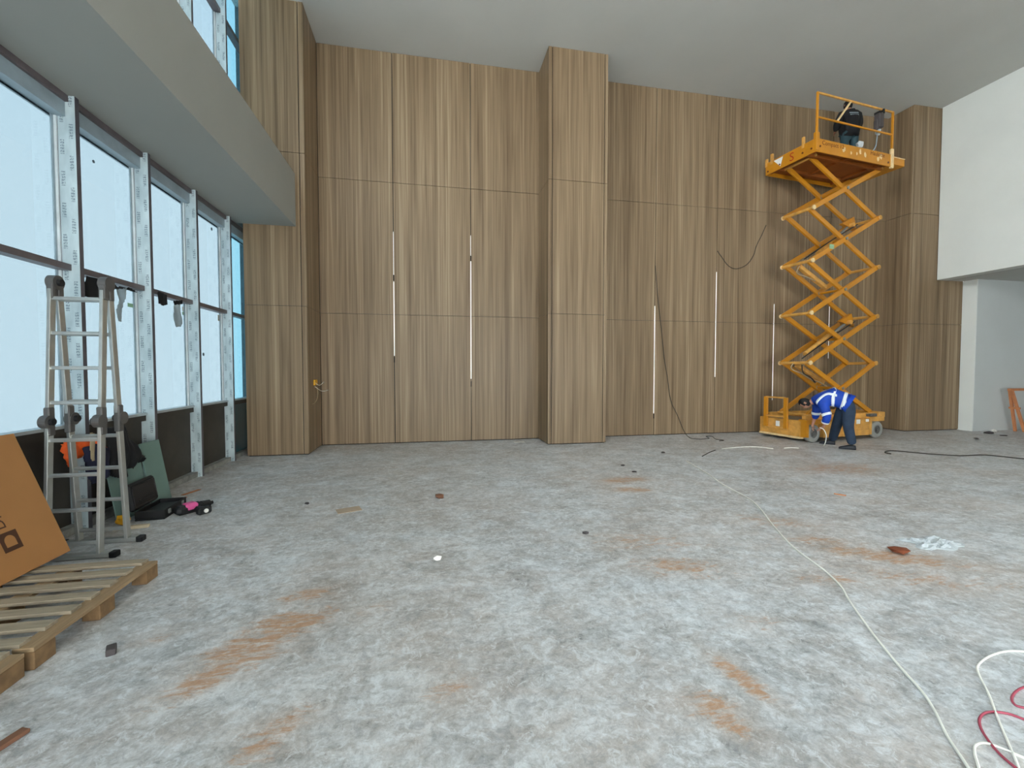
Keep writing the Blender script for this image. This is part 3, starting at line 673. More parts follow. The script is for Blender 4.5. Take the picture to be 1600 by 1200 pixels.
# ------------------------------------------------------------------ people
def skin_mesh(name, verts, edges, roots, mat, parent=None, sub=2):
    bm = BM(); sl = bm.verts.layers.skin.verify(); vs = {}
    for k, (p, rx, ry) in verts.items():
        v = bm.verts.new(p); v[sl].radius = (rx, ry); v[sl].use_root = k in roots; vs[k] = v
    for a, b in edges: bm.edges.new((vs[a], vs[b]))
    me = bpy.data.meshes.new(name); bm.to_mesh(me); bm.free(); me.materials.append(MATS[mat])
    o = bpy.data.objects.new(name, me); COL.objects.link(o)
    if parent is not None: o.parent = parent
    sk = o.modifiers.new('skin', 'SKIN'); sk.use_smooth_shade = True
    if sub: o.modifiers.new('smooth', 'SUBSURF').levels = sub; o.modifiers['smooth'].render_levels = sub
    return o
def hand(verts, edges, roots, tagp, wrist, dirv, side, palmn):
    """palm and five fingers; dirv finger direction, side thumb side, palmn curl direction"""
    d = Vector(dirv).normalized(); s = Vector(side); s = (s - d * s.dot(d)).normalized(); n = Vector(palmn); n = (n - d * n.dot(d) - s * n.dot(s)).normalized()
    w = Vector(wrist)
    verts[tagp + 'palm'] = (w + d * .075, .036, .020); edges.append((tagp + 'wrist', tagp + 'palm'))
    for k, (off, ln) in enumerate(((.028, .072), (.009, .080), (-.010, .074), (-.028, .058))):
        b = w + d * .085 + s * off; ids = []
        for q, (t, cu) in enumerate(((0, 0), (.45, .10), (.75, .38), (1.0, .72))):
            i = '%sf%d%d' % (tagp, k, q); verts[i] = (b + d * ln * t * (1 - cu * .25) + n * ln * cu * .6, .009, .009); ids.append(i)
        edges += list(zip(ids, ids[1:])); roots.add(ids[0])
    b = w + d * .03 + s * .028; ids = []
    for q, (a, c2, e2) in enumerate(((0, 0, 0), (.02, .024, .012), (.045, .034, .03), (.066, .032, .045))):
        i = '%st%d' % (tagp, q); verts[i] = (b + d * a + s * c2 + n * e2, .010, .010); ids.append(i)
    edges += list(zip(ids, ids[1:])); roots.add(ids[0])
def band(name, center, axis, r1, r2, xdir, width, target, mat, parent, arc=(0, 2 * math.pi), off=.007, seg=32):
    a = Vector(axis).normalized(); x = Vector(xdir); x = (x - a * x.dot(a)).normalized(); y = a.cross(x)
    bm = BM(); full = abs(arc[1] - arc[0] - 2 * math.pi) < 1e-3; L = []
    for k in range(seg + (0 if full else 1)):
        t = arc[0] + (arc[1] - arc[0]) * k / seg; p = Vector(center) + x * r1 * math.cos(t) + y * r2 * math.sin(t)
        L.append([bm.verts.new(p + a * width * (q - .5)) for q in (0, .5, 1)])
    n = len(L)
    for k in range(n if full else n - 1):
        A, B = L[k], L[(k + 1) % n]
        for q in (0, 1): bm.faces.new((A[q], A[q + 1], B[q + 1], B[q]))
    o = obj(name, bm, mat, parent, True)
    sw = o.modifiers.new('wrap', 'SHRINKWRAP'); sw.target = target; sw.wrap_method = 'NEAREST_SURFACEPOINT'; sw.wrap_mode = 'ABOVE_SURFACE'; sw.offset = off
    so = o.modifiers.new('thick', 'SOLIDIFY'); so.thickness = .003; so.offset = 1
    return o
def shoe(name, heel, toe, mat, parent, w=.048):
    heel = Vector(heel); toe = Vector(toe); d = (toe - heel); L = d.length; d.normalize(); s = Vector((0, 0, 1)).cross(d)
    bm = BM(); R = []
    for t, hw, h in ((-.03, .6, .045), (0, .85, .085), (.2, .9, .10), (.45, .9, .085), (.7, 1.05, .06), (.9, .9, .045), (1.0, .55, .03)):
        c = heel + d * L * t
        R.append([bm.verts.new(c + s * w * hw * a + Vector((0, 0, h * b + .001))) for a, b in ((-1, 0), (-1.0, .35), (-.7, .85), (0, 1), (.7, .85), (1.0, .35), (1, 0))])
    for A, B in zip(R, R[1:]):
        for i in range(7): j = (i + 1) % 7; bm.faces.new((A[i], A[j], B[j], B[i]))
    bm.faces.new(R[0]); bm.faces.new(R[-1][::-1])
    return obj(name, bm, mat, parent, True)
def head_mesh(center, fwd, up, r=.098):
    """head with brow, nose, chin, ears as one displaced sphere, in world axes"""
    f = Vector(fwd).normalized(); u = Vector(up); u = (u - f * u.dot(f)).normalized(); s = u.cross(f)
    bm = BM(); bmesh.ops.create_uvsphere(bm, u_segments=28, v_segments=20, radius=1.0)
    for v in bm.verts:
        x, y, z = v.co.x, v.co.y, v.co.z    # y forward, z up
        X = x * .78; Y = y * .98; Z = z * 1.18
        if z < -.2: X *= 1 - .28 * (-z - .2); Y *= 1 - .12 * (-z - .2) if y > 0 else 1 - .35 * (-z - .2)
        if y > .75 and abs(x) < .16: Y += .20 * max(0, 1 - abs(z + .15) / .22)                    # nose
        if y > .5 and .12 < abs(x) < .5 and abs(z - .08) < .16: Y -= .09                            # eye sockets
        if y > .6 and abs(x) < .3 and abs(z + .52) < .07: Y += .03                                  # lips
        if abs(x) > .93 and abs(z) < .25 and -.35 < y < .1: X += math.copysign(.14, x)              # ears
        v.co = Vector(center) + (s * X + f * Y + u * Z) * r
    return bm

# --- worker bending at the front wheel -------------------------------------
WC = fl(1316, 700)
wd = Vector((WC.x, WC.y, 0)).normalized()        # away from the camera
def wp(px, py, off=0.0):
    d = ray(px, py); t = ((WC + wd * off) - CAMP).dot(wd) / d.dot(wd); return CAMP + d * t
w1 = empty('person', (WC.x, WC.y, 0))
tag(w1, 'person in blue jacket with reflective tape bending over the lift wheel', 'person')
inv1 = -Vector((WC.x, WC.y, 0))
def L1(v): return Vector(v) + inv1
nearo, faro = -.10, .14
J = dict(pelvis=wp(1327, 630), waist=wp(1313, 624), chest=wp(1292, 622), neck0=wp(1274, 626), neck=wp(1267, 629), head=wp(1258, 630),
         hipN=wp(1327, 636, nearo), kneeN=wp(1325, 666, nearo), ankN=wp(1332, 695, nearo),
         hipF=wp(1319, 634, faro), kneeF=wp(1308, 662, faro), ankF=wp(1300, 688, faro + .25),
         shN=wp(1284, 628, -.17), elN=wp(1293, 650, -.22), wrN=wp(1287, 667, -.10), shF=wp(1277, 628, .17), elF=wp(1275, 648, .22), wrF=wp(1270, 662, .24))
J = {k: L1(v) for k, v in J.items()}
fwd = (J['head'] - J['pelvis']); fwd.z = 0; fwd.normalize()
V = {k: (J[k], *r) for k, r in dict(pelvis=(.125, .125), waist=(.12, .12), chest=(.14, .13), neck0=(.075, .075), neck=(.052, .052), head=(.07, .07),
     hipN=(.085, .085), kneeN=(.056, .056), ankN=(.038, .038), hipF=(.085, .085), kneeF=(.056, .056), ankF=(.038, .038),
     shN=(.06, .06), elN=(.043, .043), shF=(.06, .06), elF=(.043, .043)).items()}
V['Nwrist'] = (J['wrN'], .027, .027); V['Fwrist'] = (J['wrF'], .027, .027)
E = [('pelvis', 'waist'), ('waist', 'chest'), ('chest', 'neck0'), ('neck0', 'neck'), ('neck', 'head'), ('pelvis', 'hipN'), ('hipN', 'kneeN'), ('kneeN', 'ankN'),
     ('pelvis', 'hipF'), ('hipF', 'kneeF'), ('kneeF', 'ankF'), ('chest', 'shN'), ('shN', 'elN'), ('elN', 'Nwrist'), ('chest', 'shF'), ('shF', 'elF'), ('elF', 'Fwrist')]
R = {'pelvis'}
hd = L1(wp(1272, 673, -.02)) - J['wrN']; hand(V, E, R, 'N', J['wrN'], hd, -wd, (0, 0, -1))
hd = L1(wp(1269, 670, .20)) - J['wrF']; hand(V, E, R, 'F', J['wrF'], hd, wd, (0, 0, -1))
body = skin_mesh('body', V, E, R, 'skin', w1)
down = Vector((0, 0, -1))
hf = (fwd * .45 + down * .9).normalized(); hu = (fwd * .9 + Vector((0, 0, .45))).normalized()
hm = head_mesh(J['head'], hf, hu, .098); headm = obj('head', hm, 'skin', w1, True)
# hair cap: upper and back half of the head
bm = BM(); bmesh.ops.create_uvsphere(bm, u_segments=24, v_segments=16, radius=1)
s_ = hu.cross(hf)
for v in list(bm.verts):
    if (v.co.y > .62 and v.co.z < .45) or v.co.z < -.8 or (v.co.y > .3 and v.co.z < -.35): bm.verts.remove(v)
for v in bm.verts: v.co = J['head'] + (s_ * v.co.x * .86 + hf * v.co.y * 1.06 + hu * v.co.z * 1.28) * .098
o = obj('hair', bm, 'hair_black', w1, True); o.modifiers.new('t', 'SOLIDIFY').thickness = -.012
# jacket
jv = {k: (J[k], *r) for k, r in dict(waist=(.185, .18), chest=(.22, .205), neck0=(.125, .125), shN=(.112, .112), elN=(.084, .084), shF=(.105, .105), elF=(.078, .078)).items()}
jv['hem'] = (J['waist'].lerp(J['pelvis'], .62), .182, .180); jv['mid'] = (J['waist'].lerp(J['chest'], .5) + Vector((0, 0, .035)), .205, .20)
jv['cN'] = (J['elN'].lerp(J['wrN'], .74), .070, .070); jv['cF'] = (J['elF'].lerp(J['wrF'], .55), .055, .055)
jv['collar'] = (J['neck0'].lerp(J['neck'], .8), .072, .072)
jacket = skin_mesh('jacket', jv, [('hem', 'waist'), ('waist', 'mid'), ('mid', 'chest'), ('chest', 'neck0'), ('neck0', 'collar'), ('chest', 'shN'), ('shN', 'elN'), ('elN', 'cN'), ('chest', 'shF'), ('shF', 'elF'), ('elF', 'cF')], {'waist'}, 'blue_jacket', w1)
tv = {k: (J[k], *r) for k, r in dict(pelvis=(.165, .16), hipN=(.125, .125), kneeN=(.100, .100), hipF=(.125, .125), kneeF=(.098, .098)).items()}
tv['top'] = (J['pelvis'].lerp(J['waist'], .5), .15, .15)
tv['thN'] = (J['hipN'].lerp(J['kneeN'], .5), .116, .116); tv['thF'] = (J['hipF'].lerp(J['kneeF'], .5), .114, .114)
tv['aN'] = (J['ankN'] + Vector((0, 0, -.01)), .080, .080); tv['aF'] = (J['ankF'] + Vector((0, 0, -.01)), .080, .080)
skin_mesh('trousers', tv, [('top', 'pelvis'), ('pelvis', 'hipN'), ('hipN', 'thN'), ('thN', 'kneeN'), ('kneeN', 'aN'), ('pelvis', 'hipF'), ('hipF', 'thF'), ('thF', 'kneeF'), ('kneeF', 'aF')], {'pelvis'}, 'dark_jeans', w1)
sp = (J['chest'] - J['waist']).normalized(); tw = Vector((0, 0, 1))
band('reflective_band', jv['hem'][0].lerp(jv['waist'][0], .35), sp + Vector((0, 0, .15)), .19, .19, tw, .06, jacket, 'reflective_tape', w1)
band('reflective_band', jv['mid'][0], sp, .21, .21, tw, .055, jacket, 'reflective_tape', w1)
band('reflective_band', J['shN'].lerp(J['elN'], .88), J['elN'] - J['shN'], .10, .10, fwd, .055, jacket, 'reflective_tape', w1)
band('reflective_band', J['shF'].lerp(J['elF'], .88), J['elF'] - J['shF'], .10, .10, fwd, .055, jacket, 'reflective_tape', w1)
band('reflective_band', J['elN'].lerp(J['wrN'], .56), J['wrN'] - J['elN'], .085, .085, fwd, .04, jacket, 'reflective_tape', w1)
# brace strap from mid band over the shoulder
def strap(p0, p1, p2, name='reflective_strap', width=.05):
    bm = BM(); P = catmull([p0, p1, p2], 10); L = []
    for i, p in enumerate(P):
        d = (P[min(i + 1, len(P) - 1)] - P[max(0, i - 1)]).normalized(); x = d.cross((p - (J['chest'] + J['waist']) / 2).normalized()).normalized()
        L.append([bm.verts.new(p - x * width / 2), bm.verts.new(p), bm.verts.new(p + x * width / 2)])
    for A, B in zip(L, L[1:]):
        for q in (0, 1): bm.faces.new((A[q], A[q + 1], B[q + 1], B[q]))
    o = obj(name, bm, 'reflective_tape', w1, True)
    sw = o.modifiers.new('wrap', 'SHRINKWRAP'); sw.target = jacket; sw.wrap_mode = 'ABOVE_SURFACE'; sw.offset = .007
    o.modifiers.new('thick', 'SOLIDIFY').thickness = .003
    return o
strap(L1(wp(1308, 618, -.20)), L1(wp(1290, 616, -.22)), L1(wp(1272, 632, -.22)))
strap(L1(wp(1306, 610, .12)), L1(wp(1288, 609, .14)), L1(wp(1270, 618, .14)))
hN = J['ankN'].copy(); hN.z = 0; shoe('shoe', hN - fwd * .05, hN + fwd * .22, 'shoe_dark', w1)
hF = J['ankF'].copy(); hF.z = 0; shoe('shoe', hF - fwd * .05, hF + fwd * .22, 'shoe_dark', w1)

# --- worker standing on the platform -----------------------------------------
P2 = LM @ Vector((1.70, .62, ZP + .13))
w2 = empty('person', P2)
tag(w2, 'person in black jacket standing on the raised lift platform', 'person')
pd = Vector((P2.x, P2.y, 0)).normalized(); pl_ = Vector((-pd.y, pd.x, 0))       # away, image-left
f2 = (pd * .80 + pl_ * .60).normalized(); s2 = Vector((0, 0, 1)).cross(f2)       # facing, own left
def B(f, s, z): return f2 * f + s2 * s + Vector((0, 0, z))
V = dict(pelvis=(B(0, 0, .88), .13, .11), belly=(B(.01, 0, 1.02), .12, .11), chest=(B(.02, 0, 1.22), .14, .12), neck0=(B(.03, 0, 1.37), .07, .07), neck=(B(.05, 0, 1.44), .05, .05), head=(B(.08, 0, 1.54), .06, .06),
         hipL=(B(0, .10, .82), .08, .08), kneeL=(B(.03, .11, .46), .056, .056), ankL=(B(0, .12, .08), .04, .04),
         hipR=(B(0, -.10, .82), .08, .08), kneeR=(B(.03, -.11, .46), .056, .056), ankR=(B(0, -.12, .08), .04, .04),
         shL=(B(.02, .18, 1.31), .055, .055), elL=(B(.06, .24, 1.06), .042, .042), Lwrist=(B(.26, .16, 1.02), .027, .027),
         shR=(B(.02, -.18, 1.31), .055, .055), elR=(B(.05, -.25, 1.06), .042, .042), Rwrist=(B(.26, -.16, 1.02), .027, .027))
E = [('pelvis', 'belly'), ('belly', 'chest'), ('chest', 'neck0'), ('neck0', 'neck'), ('neck', 'head'), ('pelvis', 'hipL'), ('hipL', 'kneeL'), ('kneeL', 'ankL'), ('pelvis', 'hipR'), ('hipR', 'kneeR'), ('kneeR', 'ankR'),
     ('chest', 'shL'), ('shL', 'elL'), ('elL', 'Lwrist'), ('chest', 'shR'), ('shR', 'elR'), ('elR', 'Rwrist')]
R = {'pelvis'}
hand(V, E, R, 'L', V['Lwrist'][0], f2 - s2 * .4, (0, 0, 1), -s2); hand(V, E, R, 'R', V['Rwrist'][0], f2 + s2 * .4, (0, 0, 1), s2)
skin_mesh('body', V, E, R, 'skin', w2)
hc = B(.08, 0, 1.55); obj('head', head_mesh(hc, f2 + Vector((0, 0, .15)), (0, 0, 1), .098), 'skin', w2, True)
bm = BM(); bmesh.ops.create_uvsphere(bm, u_segments=24, v_segments=16, radius=1)
for v in list(bm.verts):
    if (v.co.y > .35 and v.co.z < .5) or v.co.z < -.75: bm.verts.remove(v)
for v in bm.verts: v.co = hc + (s2 * v.co.x * .90 + f2 * v.co.y * 1.08 + Vector((0, 0, 1)) * v.co.z * 1.28) * .098
o = obj('cap', bm, 'hair_black', w2, True); o.modifiers.new('t', 'SOLIDIFY').thickness = -.012
jv = dict(hem=(B(0, 0, .72), .21, .21), belly=(B(.01, 0, 1.0), .20, .20), chest=(B(.02, 0, 1.22), .21, .21), neck0=(B(.03, 0, 1.37), .09, .09), collar=(B(.05, 0, 1.43), .075, .075),
          shL=(B(.02, .20, 1.29), .10, .10), elL=(B(.06, .27, 1.06), .078, .078), cL=(B(.21, .18, 1.03), .05, .05), shR=(B(.02, -.20, 1.29), .10, .10), elR=(B(.05, -.28, 1.06), .078, .078), cR=(B(.21, -.18, 1.03), .05, .05))
jk2 = skin_mesh('jacket', jv, [('hem', 'belly'), ('belly', 'chest'), ('chest', 'neck0'), ('neck0', 'collar'), ('chest', 'shL'), ('shL', 'elL'), ('elL', 'cL'), ('chest', 'shR'), ('shR', 'elR'), ('elR', 'cR')], {'belly'}, 'black_fabric', w2)
tv = dict(pelvis=(B(0, 0, .90), .13, .13), hipL=(B(0, .11, .72), .10, .10), kneeL=(B(.03, .11, .46), .078, .078), aL=(B(0, .12, .07), .062, .062), hipR=(B(0, -.11, .72), .10, .10), kneeR=(B(.03, -.11, .46), .078, .078), aR=(B(0, -.12, .07), .062, .062))
skin_mesh('trousers', tv, [('pelvis', 'hipL'), ('hipL', 'kneeL'), ('kneeL', 'aL'), ('pelvis', 'hipR'), ('hipR', 'kneeR'), ('kneeR', 'aR')], {'pelvis'}, 'teal_trousers', w2)
for s in (.12, -.12): shoe('shoe', B(-.05, s, 0), B(.22, s, 0), 'shoe_dark', w2)
# faded two-line print on the back
bm = BM(); rn = random.Random(5)
for row, zz in enumerate((1.27, 1.215)):
    s = -.13
    while s < .07:
        w = rn.uniform(.014, .026); h = .036
        p = [B(-.22, s, zz), B(-.22, s + w, zz), B(-.22, s + w, zz + h), B(-.22, s, zz + h)]
        vs = [bm.verts.new(q) for q in p]; bm.faces.new(vs); s += w + .005
o = obj('back_print', bm, 'bead_grey', w2)
sw = o.modifiers.new('wrap', 'SHRINKWRAP'); sw.target = jk2; sw.wrap_method = 'PROJECT'; sw.use_negative_direction = True; sw.use_positive_direction = True; sw.wrap_mode = 'ABOVE_SURFACE'; sw.offset = .004
# pink rag on platform edge
rgp = LM @ Vector((1.14, .01, ZP + .283)); lump('dust_rag', rgp, .075, 'clear_plastic', None, .9, 4)
tag(bpy.data.objects['dust_rag'], 'crumpled pale rag on the edge of the lift platform', 'rag')

# ------------------------------------------------------------------ folding ladder
ld = empty('folding_ladder', (-2.94, 4.42, 0))
tag(ld, 'aluminium folding ladder standing in an A shape by the window', 'ladder')
LXA, LXB = -.19, .19
TOP = Vector((0, 0, 2.36)); ZH = 1.16
def rail_pt(side, z):   # side -1 near, +1 far; y offset grows downward
    return side * (.030 + (2.36 - z) * .062)
for side in (-1, 1):
    for x in (LXA, LXB):
        for z0, z1 in ((.03, ZH - .05), (ZH + .05, 2.28)):
            a = Vector((x, rail_pt(side, z0), z0)); b = Vector((x, rail_pt(side, z1), z1))
            r = beam('rail', a, b, .026, .062, 'aluminium', ld, up=Vector((0, 1, 0)), bev=.003)
            # rivet holes where the rungs enter
        # mid hinge
        y = rail_pt(side, ZH); bm = BM(); sx_ = 1 if x > 0 else -1
        addcyl(bm, (x - .028, y + side * .028, ZH), (x + .028, y + side * .028, ZH), .055, 18); addbox(bm, (x - .022, y - .034, ZH - .12), (x + .022, y + .034, ZH + .12), .008)
        h = obj('hinge', bm, 'hinge_grey', ld); cyl('hinge_knob', (x - sx_ * .028, y + side * .028, ZH), (x - sx_ * .055, y + side * .028, ZH), .028, 'black_rubber', h, 10)
    for z in (2.20, 1.905, 1.61, 1.315, 1.0, .705, .41, .13):
        y = rail_pt(side, z); bm = BM(); addbox(bm, (LXA, y - .016, z - .014), (LXB, y + .016, z + .014), .005)
        for q in (-.010, 0, .010): addbox(bm, (LXA + .013, y + q - .0015, z + .014), (LXB - .013, y + q + .0015, z + .017))
        obj('rung', bm, 'aluminium', ld)
    # stabiliser bar with black end caps
    y = rail_pt(side, .03); sb = box('stabiliser_bar', (-.30, y - .03, .005), (.28, y + .03, .045), 'aluminium', ld, .004)
    for a, b in ((-.345, -.29), (.27, .325)): box('end_cap', (a, y - .034, 0), (b, y + .034, .05), 'black_rubber', sb, .006)
for x in (LXA, LXB):
    bm = BM(); addcyl(bm, (x - .03, 0, 2.34), (x + .03, 0, 2.34), .062, 22); addbox(bm, (x - .024, -.062, 2.20), (x + .024, -.006, 2.33), .006); addbox(bm, (x - .024, .006, 2.20), (x + .024, .062, 2.33), .006)
    h = obj('hinge', bm, 'hinge_grey', ld); sx_ = 1 if x > 0 else -1
    cyl('hinge_knob', (x - sx_ * .03, 0, 2.34), (x - sx_ * .055, 0, 2.34), .03, 'black_rubber', h, 10)

# ------------------------------------------------------------------ pallets
def pallet(loc, label, ylen, nslats):
    p = empty('wooden_pallet', loc); tag(p, label, 'pallet', 'wooden pallets by the window')
    W_, H = 1.10, .144; xs = (-W_ + .05, -W_ / 2, -.05)     # local origin at right edge near end; extends to -x and +y
    for ix, x in enumerate(xs):
        box('stringer_board', (x - .05, 0, .100), (x + .05, ylen, .122), 'pallet_wood_long', p, .002)
        for k in range(3):
            y = (0.0, ylen / 2 - .07, ylen - .14)[k]
            box('block', (x - .05, y, .0), (x + .05, y + .14, .100), 'pallet_block', p, .004)
    sw = .086; rn = random.Random(2)
    for k in range(nslats):
        y = k * (ylen - sw) / (nslats - 1)
        box('slat', (-W_, y + rn.uniform(-.004, .004), .122), (-rn.uniform(.055, .07), y + sw + rn.uniform(-.004, .004), H), 'pallet_wood', p, .002)
    return p
pallet((-2.065, 2.70, 0), 'slatted wooden pallet with the large carton standing on it', 1.08, 7)
p2 = pallet((-2.075, 1.52, 0), 'second wooden pallet butted against the one carrying the carton', 1.14, 7)

# ------------------------------------------------------------------ leaning carton
ZB0 = .168; _c = fl(111, 860, ZB0); XB0, YB0 = _c.x, _c.y; _t = onplane(22, 677, 1, YB0); XB1, ZB1 = _t.x, _t.z
ct = empty('flat_carton', (XB0, 3.45, ZB0)); tag(ct, 'tall flat brown cardboard carton leaning on the window sill from a pallet', 'carton')
d = Vector((XB1 - XB0, 0, ZB1 - ZB0)); Lc = d.length; d.normalize(); nrm = Vector((d.z, 0, -d.x)); TT = .06
CM = Matrix((Vector((0, -1, 0)), d, nrm)).transposed().to_4x4()  # not right-handed guard below
CM = Matrix((Vector((0, 1, 0)), d, Vector((0, 1, 0)).cross(d))).transposed().to_4x4()
sg = 1 if Vector((0, 1, 0)).cross(d).dot(nrm) > 0 else -1
zlo, zhi = (-TT, 0) if sg > 0 else (0, TT)
obj('carton_body', addbox(BM(), (-.62, 0, zlo), (YB0 - 3.45, Lc, zhi), .004, CM), 'cardboard', ct)
# flap seam and print, proud of the face by a hair
def face(y, v): return Vector((0, y, 0)) + d * v + nrm * .0012      # y along pallet (towards far +), v up the face
def px_to_face(px, py):
    o0 = Vector((XB0, 3.45, ZB0)); r = ray(px, py); t = (o0 - CAMP).dot(nrm) / r.dot(nrm); q = CAMP + r * t - o0
    return q.y, q.dot(d)
sq = [px_to_face(*q) for q in ((22, 826), (36.5, 853), (10, 865), (-5, 838))]
cy = sum(q[0] for q in sq) / 4; cv = sum(q[1] for q in sq) / 4
side = .5 * (max(q[0] for q in sq) - min(q[0] for q in sq)) + .5 * (max(q[1] for q in sq) - min(q[1] for q in sq)); side = side / 2
# emblem: square with a D cut out; D stem lies at the bottom, reads up the box
h = side; bm = BM()
outer = [(cy - h, cv - h), (cy + h, cv - h), (cy + h, cv + h), (cy - h, cv + h)]
r_ = h * .58; inner = [(cy - r_, cv - h * .55), (cy + r_, cv - h * .55)]
arc = [(cy + r_ * math.cos(a), cv + h * .05 + r_ * math.sin(a)) for a in [math.pi * k / 12 for k in range(13)]]
ip = inner + arc                      # counter-clockwise loop from lower left
import itertools
def ringpt(t):     # point on the outer square by angle
    c, s = math.cos(t), math.sin(t); k = h / max(abs(c), abs(s)); return (cy + c * k, cv + s * k)
ang = [math.atan2(v - cv, y - cy) for y, v in ip]
iv = [bm.verts.new(face(*q)) for q in ip]; ov = [bm.verts.new(face(*ringpt(a))) for a in ang]
corners = {}
for k in range(len(ip)):
    j = (k + 1) % len(ip); a0, a1 = ang[k], ang[j]
    if a1 < a0: a1 += 2 * math.pi
    mid = []
    for c in (math.pi / 4, 3 * math.pi / 4, -math.pi / 4, -3 * math.pi / 4, 5 * math.pi / 4, 7 * math.pi / 4):
        if a0 < c < a1: mid.append(c)
    mid = sorted(mid)[:2]; mv = [bm.verts.new(face(*ringpt(c))) for c in mid]
    bm.faces.new([iv[k], ov[k]] + mv + [ov[j], iv[j]])
obj('printed_emblem', bm, 'carton_print', ct)
# lettering continuing up the box
TM = Matrix((d, Vector((0, -1, 0)), nrm)).transposed().to_4x4()
text_mesh('printed_lettering', 'DK', h * 1.5, Matrix.Translation(face(cy - h * .70 + h * .95, cv + h * 1.35)) @ TM, 'carton_print', ct, .0005)

# ------------------------------------------------------------------ things by the window sill
def boardlean(name, y0, y1, xb, xt, h, mat, label, thick=.0125):
    o = empty(name, (xb, (y0 + y1) / 2, 0)); L = y1 - y0
    bm = BM(); dd = Vector((xt - xb, 0, h)); m = Matrix((dd.normalized(), Vector((0, 1, 0)), dd.normalized().cross(Vector((0, 1, 0))))).transposed().to_4x4()
    addbox(bm, (0, -L / 2, 0), (dd.length, L / 2, thick), 0, m); z = min(v.co.z for v in bm.verts)
    for v in bm.verts: v.co.z -= z
    for e in [None]: pass
    me = bpy.data.objects.new(name, None)
    bpy.data.objects.remove(me); bpy.data.objects.remove(o)
    ob = obj(name, bm, mat); ob.location = (xb, (y0 + y1) / 2, 0); tag(ob, label, 'plasterboard'); return ob
boardlean('plasterboard_sheet', 5.71, 6.08, -3.15, -3.275, .735, 'green_plasterboard', 'narrow green plasterboard offcut leaning on a window mullion by the toolbox')
boardlean('plasterboard_sheet', 5.16, 5.70, -3.17, -3.285, .70, 'green_plasterboard', 'wide green plasterboard sheet leaning below the hanging clothes')
# clothes
rag('orange_vest', [(92, 705), (93, 695), (99, 688), (108, 684), (118, 683), (140, 684), (152, 690), (160, 697), (172, 703), (176, 712), (168, 713), (160, 706), (150, 702), (138, 703), (128, 708), (122, 714), (112, 718), (115, 729), (104, 730), (95, 718)], -3.285, 'orange_fabric', 'bundled orange high visibility vest hanging behind the ladder rungs', 'vest', seed=11, amp=.010, step=.014, thick=.008, puff=.07)
rag('navy_jacket', [(127, 700), (150, 694), (165, 700), (167, 745), (152, 752), (143, 756), (133, 750), (131, 725)], -3.20, 'navy_fabric', 'navy garment hanging between the orange vest and black jacket', 'jacket', seed=12, amp=.010, step=.014, thick=.008, puff=.05)
rag('black_jacket', [(166, 668), (192, 664), (200, 683), (212, 697), (223, 716), (221, 721), (210, 724), (209, 731), (196, 734), (196, 746), (183, 748), (166, 743), (162, 710)], -3.225, 'black_fabric', 'black jacket hanging beside the green plasterboard', 'jacket', seed=13, amp=.012, step=.014, thick=.008, puff=.06)
sl_ = rag('hanging_strap', [(140, 676), (147, 676), (148, 720), (144, 721), (141, 700)], -3.02, 'strap_beige', 'beige strap hanging from a ladder rung', 'strap', seed=14, amp=.004, step=.01)
# open tool case
tcs = empty('tool_case', (-3.04, 5.19, 0), math.radians(4)); tag(tcs, 'open black tool case standing in front of the green plasterboard', 'tool case')
CW, CD = .50, .27
bm = BM(); addbox(bm, (0, 0, 0), (CD, CW, .02), .004)
for lo, hi in (((0, 0, .02), (CD, .015, .10)), ((0, CW - .015, .02), (CD, CW, .10)), ((0, .015, .02), (.015, CW - .015, .10)), ((CD - .015, .015, .02), (CD, CW - .015, .10))): addbox(bm, lo, hi, .004)
obj('case_body', bm, 'case_black', tcs)
bm = BM(); lm = Matrix.Translation((0, 0, .10)) @ Matrix.Rotation(math.radians(-9), 4, 'Y'); addbox(bm, (-.055, 0, 0), (.0, CW, .29), .02, lm); lid = obj('case_lid', bm, 'case_black', tcs)
bm = BM(); addbox(bm, (0.0, .03, .03), (.005, CW - .03, .26), .01, lm); addbox(bm, (0.005, .10, .08), (.02, CW - .1, .10), .004, lm); obj('lid_lining', bm, 'hose_black', lid)
bm = BM(); addbox(bm, (CD, .16, .03), (CD + .03, .34, .05), .006); obj('case_handle', bm, 'black_rubber', tcs)
for y in (.08, .38): box('latch', (CD - .002, y, .04), (CD + .010, y + .04, .085), 'steel_grey', tcs)
bm = BM(); addbox(bm, (.03, .03, .02), (.24, .46, .07), .01); obj('foam_insert', bm, 'hose_black', tcs)
# power tool with pink shell lying in front of the case
dr = empty('cordless_drill', (-2.61, 5.43, 0), math.radians(53)); tag(dr, 'black and pink power tool lying on the floor beside the tool case', 'power tool')
bm = BM(); addbox(bm, (-.17, -.06, .0), (.10, .06, .10), .03); obj('drill_body', bm, 'case_black', dr)
bm = BM(); addbox(bm, (-.10, -.066, .02), (.05, .066, .112), .03); obj('drill_shell', bm, 'pink_plastic', dr)
bm = BM(); addcyl(bm, (.09, 0, .05), (.18, 0, .05), .048, 14, .04); addcyl(bm, (.18, 0, .05), (.215, 0, .05), .02, 10); obj('chuck', bm, 'case_black', dr)
bm = BM(); addbox(bm, (-.02, -.17, .0), (.06, -.05, .07), .02); addbox(bm, (-.05, -.22, .0), (.09, -.15, .08), .015); obj('grip', bm, 'case_black', dr)
cyl('speed_dial', (.02, -.222, .04), (.02, -.235, .04), .022, 'white_lump', dr)
yl = lump('work_glove', Vector((-3.10, 5.10, .06)), .06, 'yellow_plastic', None, .9, 8); tag(yl, 'yellow work glove beside the open tool case behind the ladder', 'glove')
yl.location.z -= .06
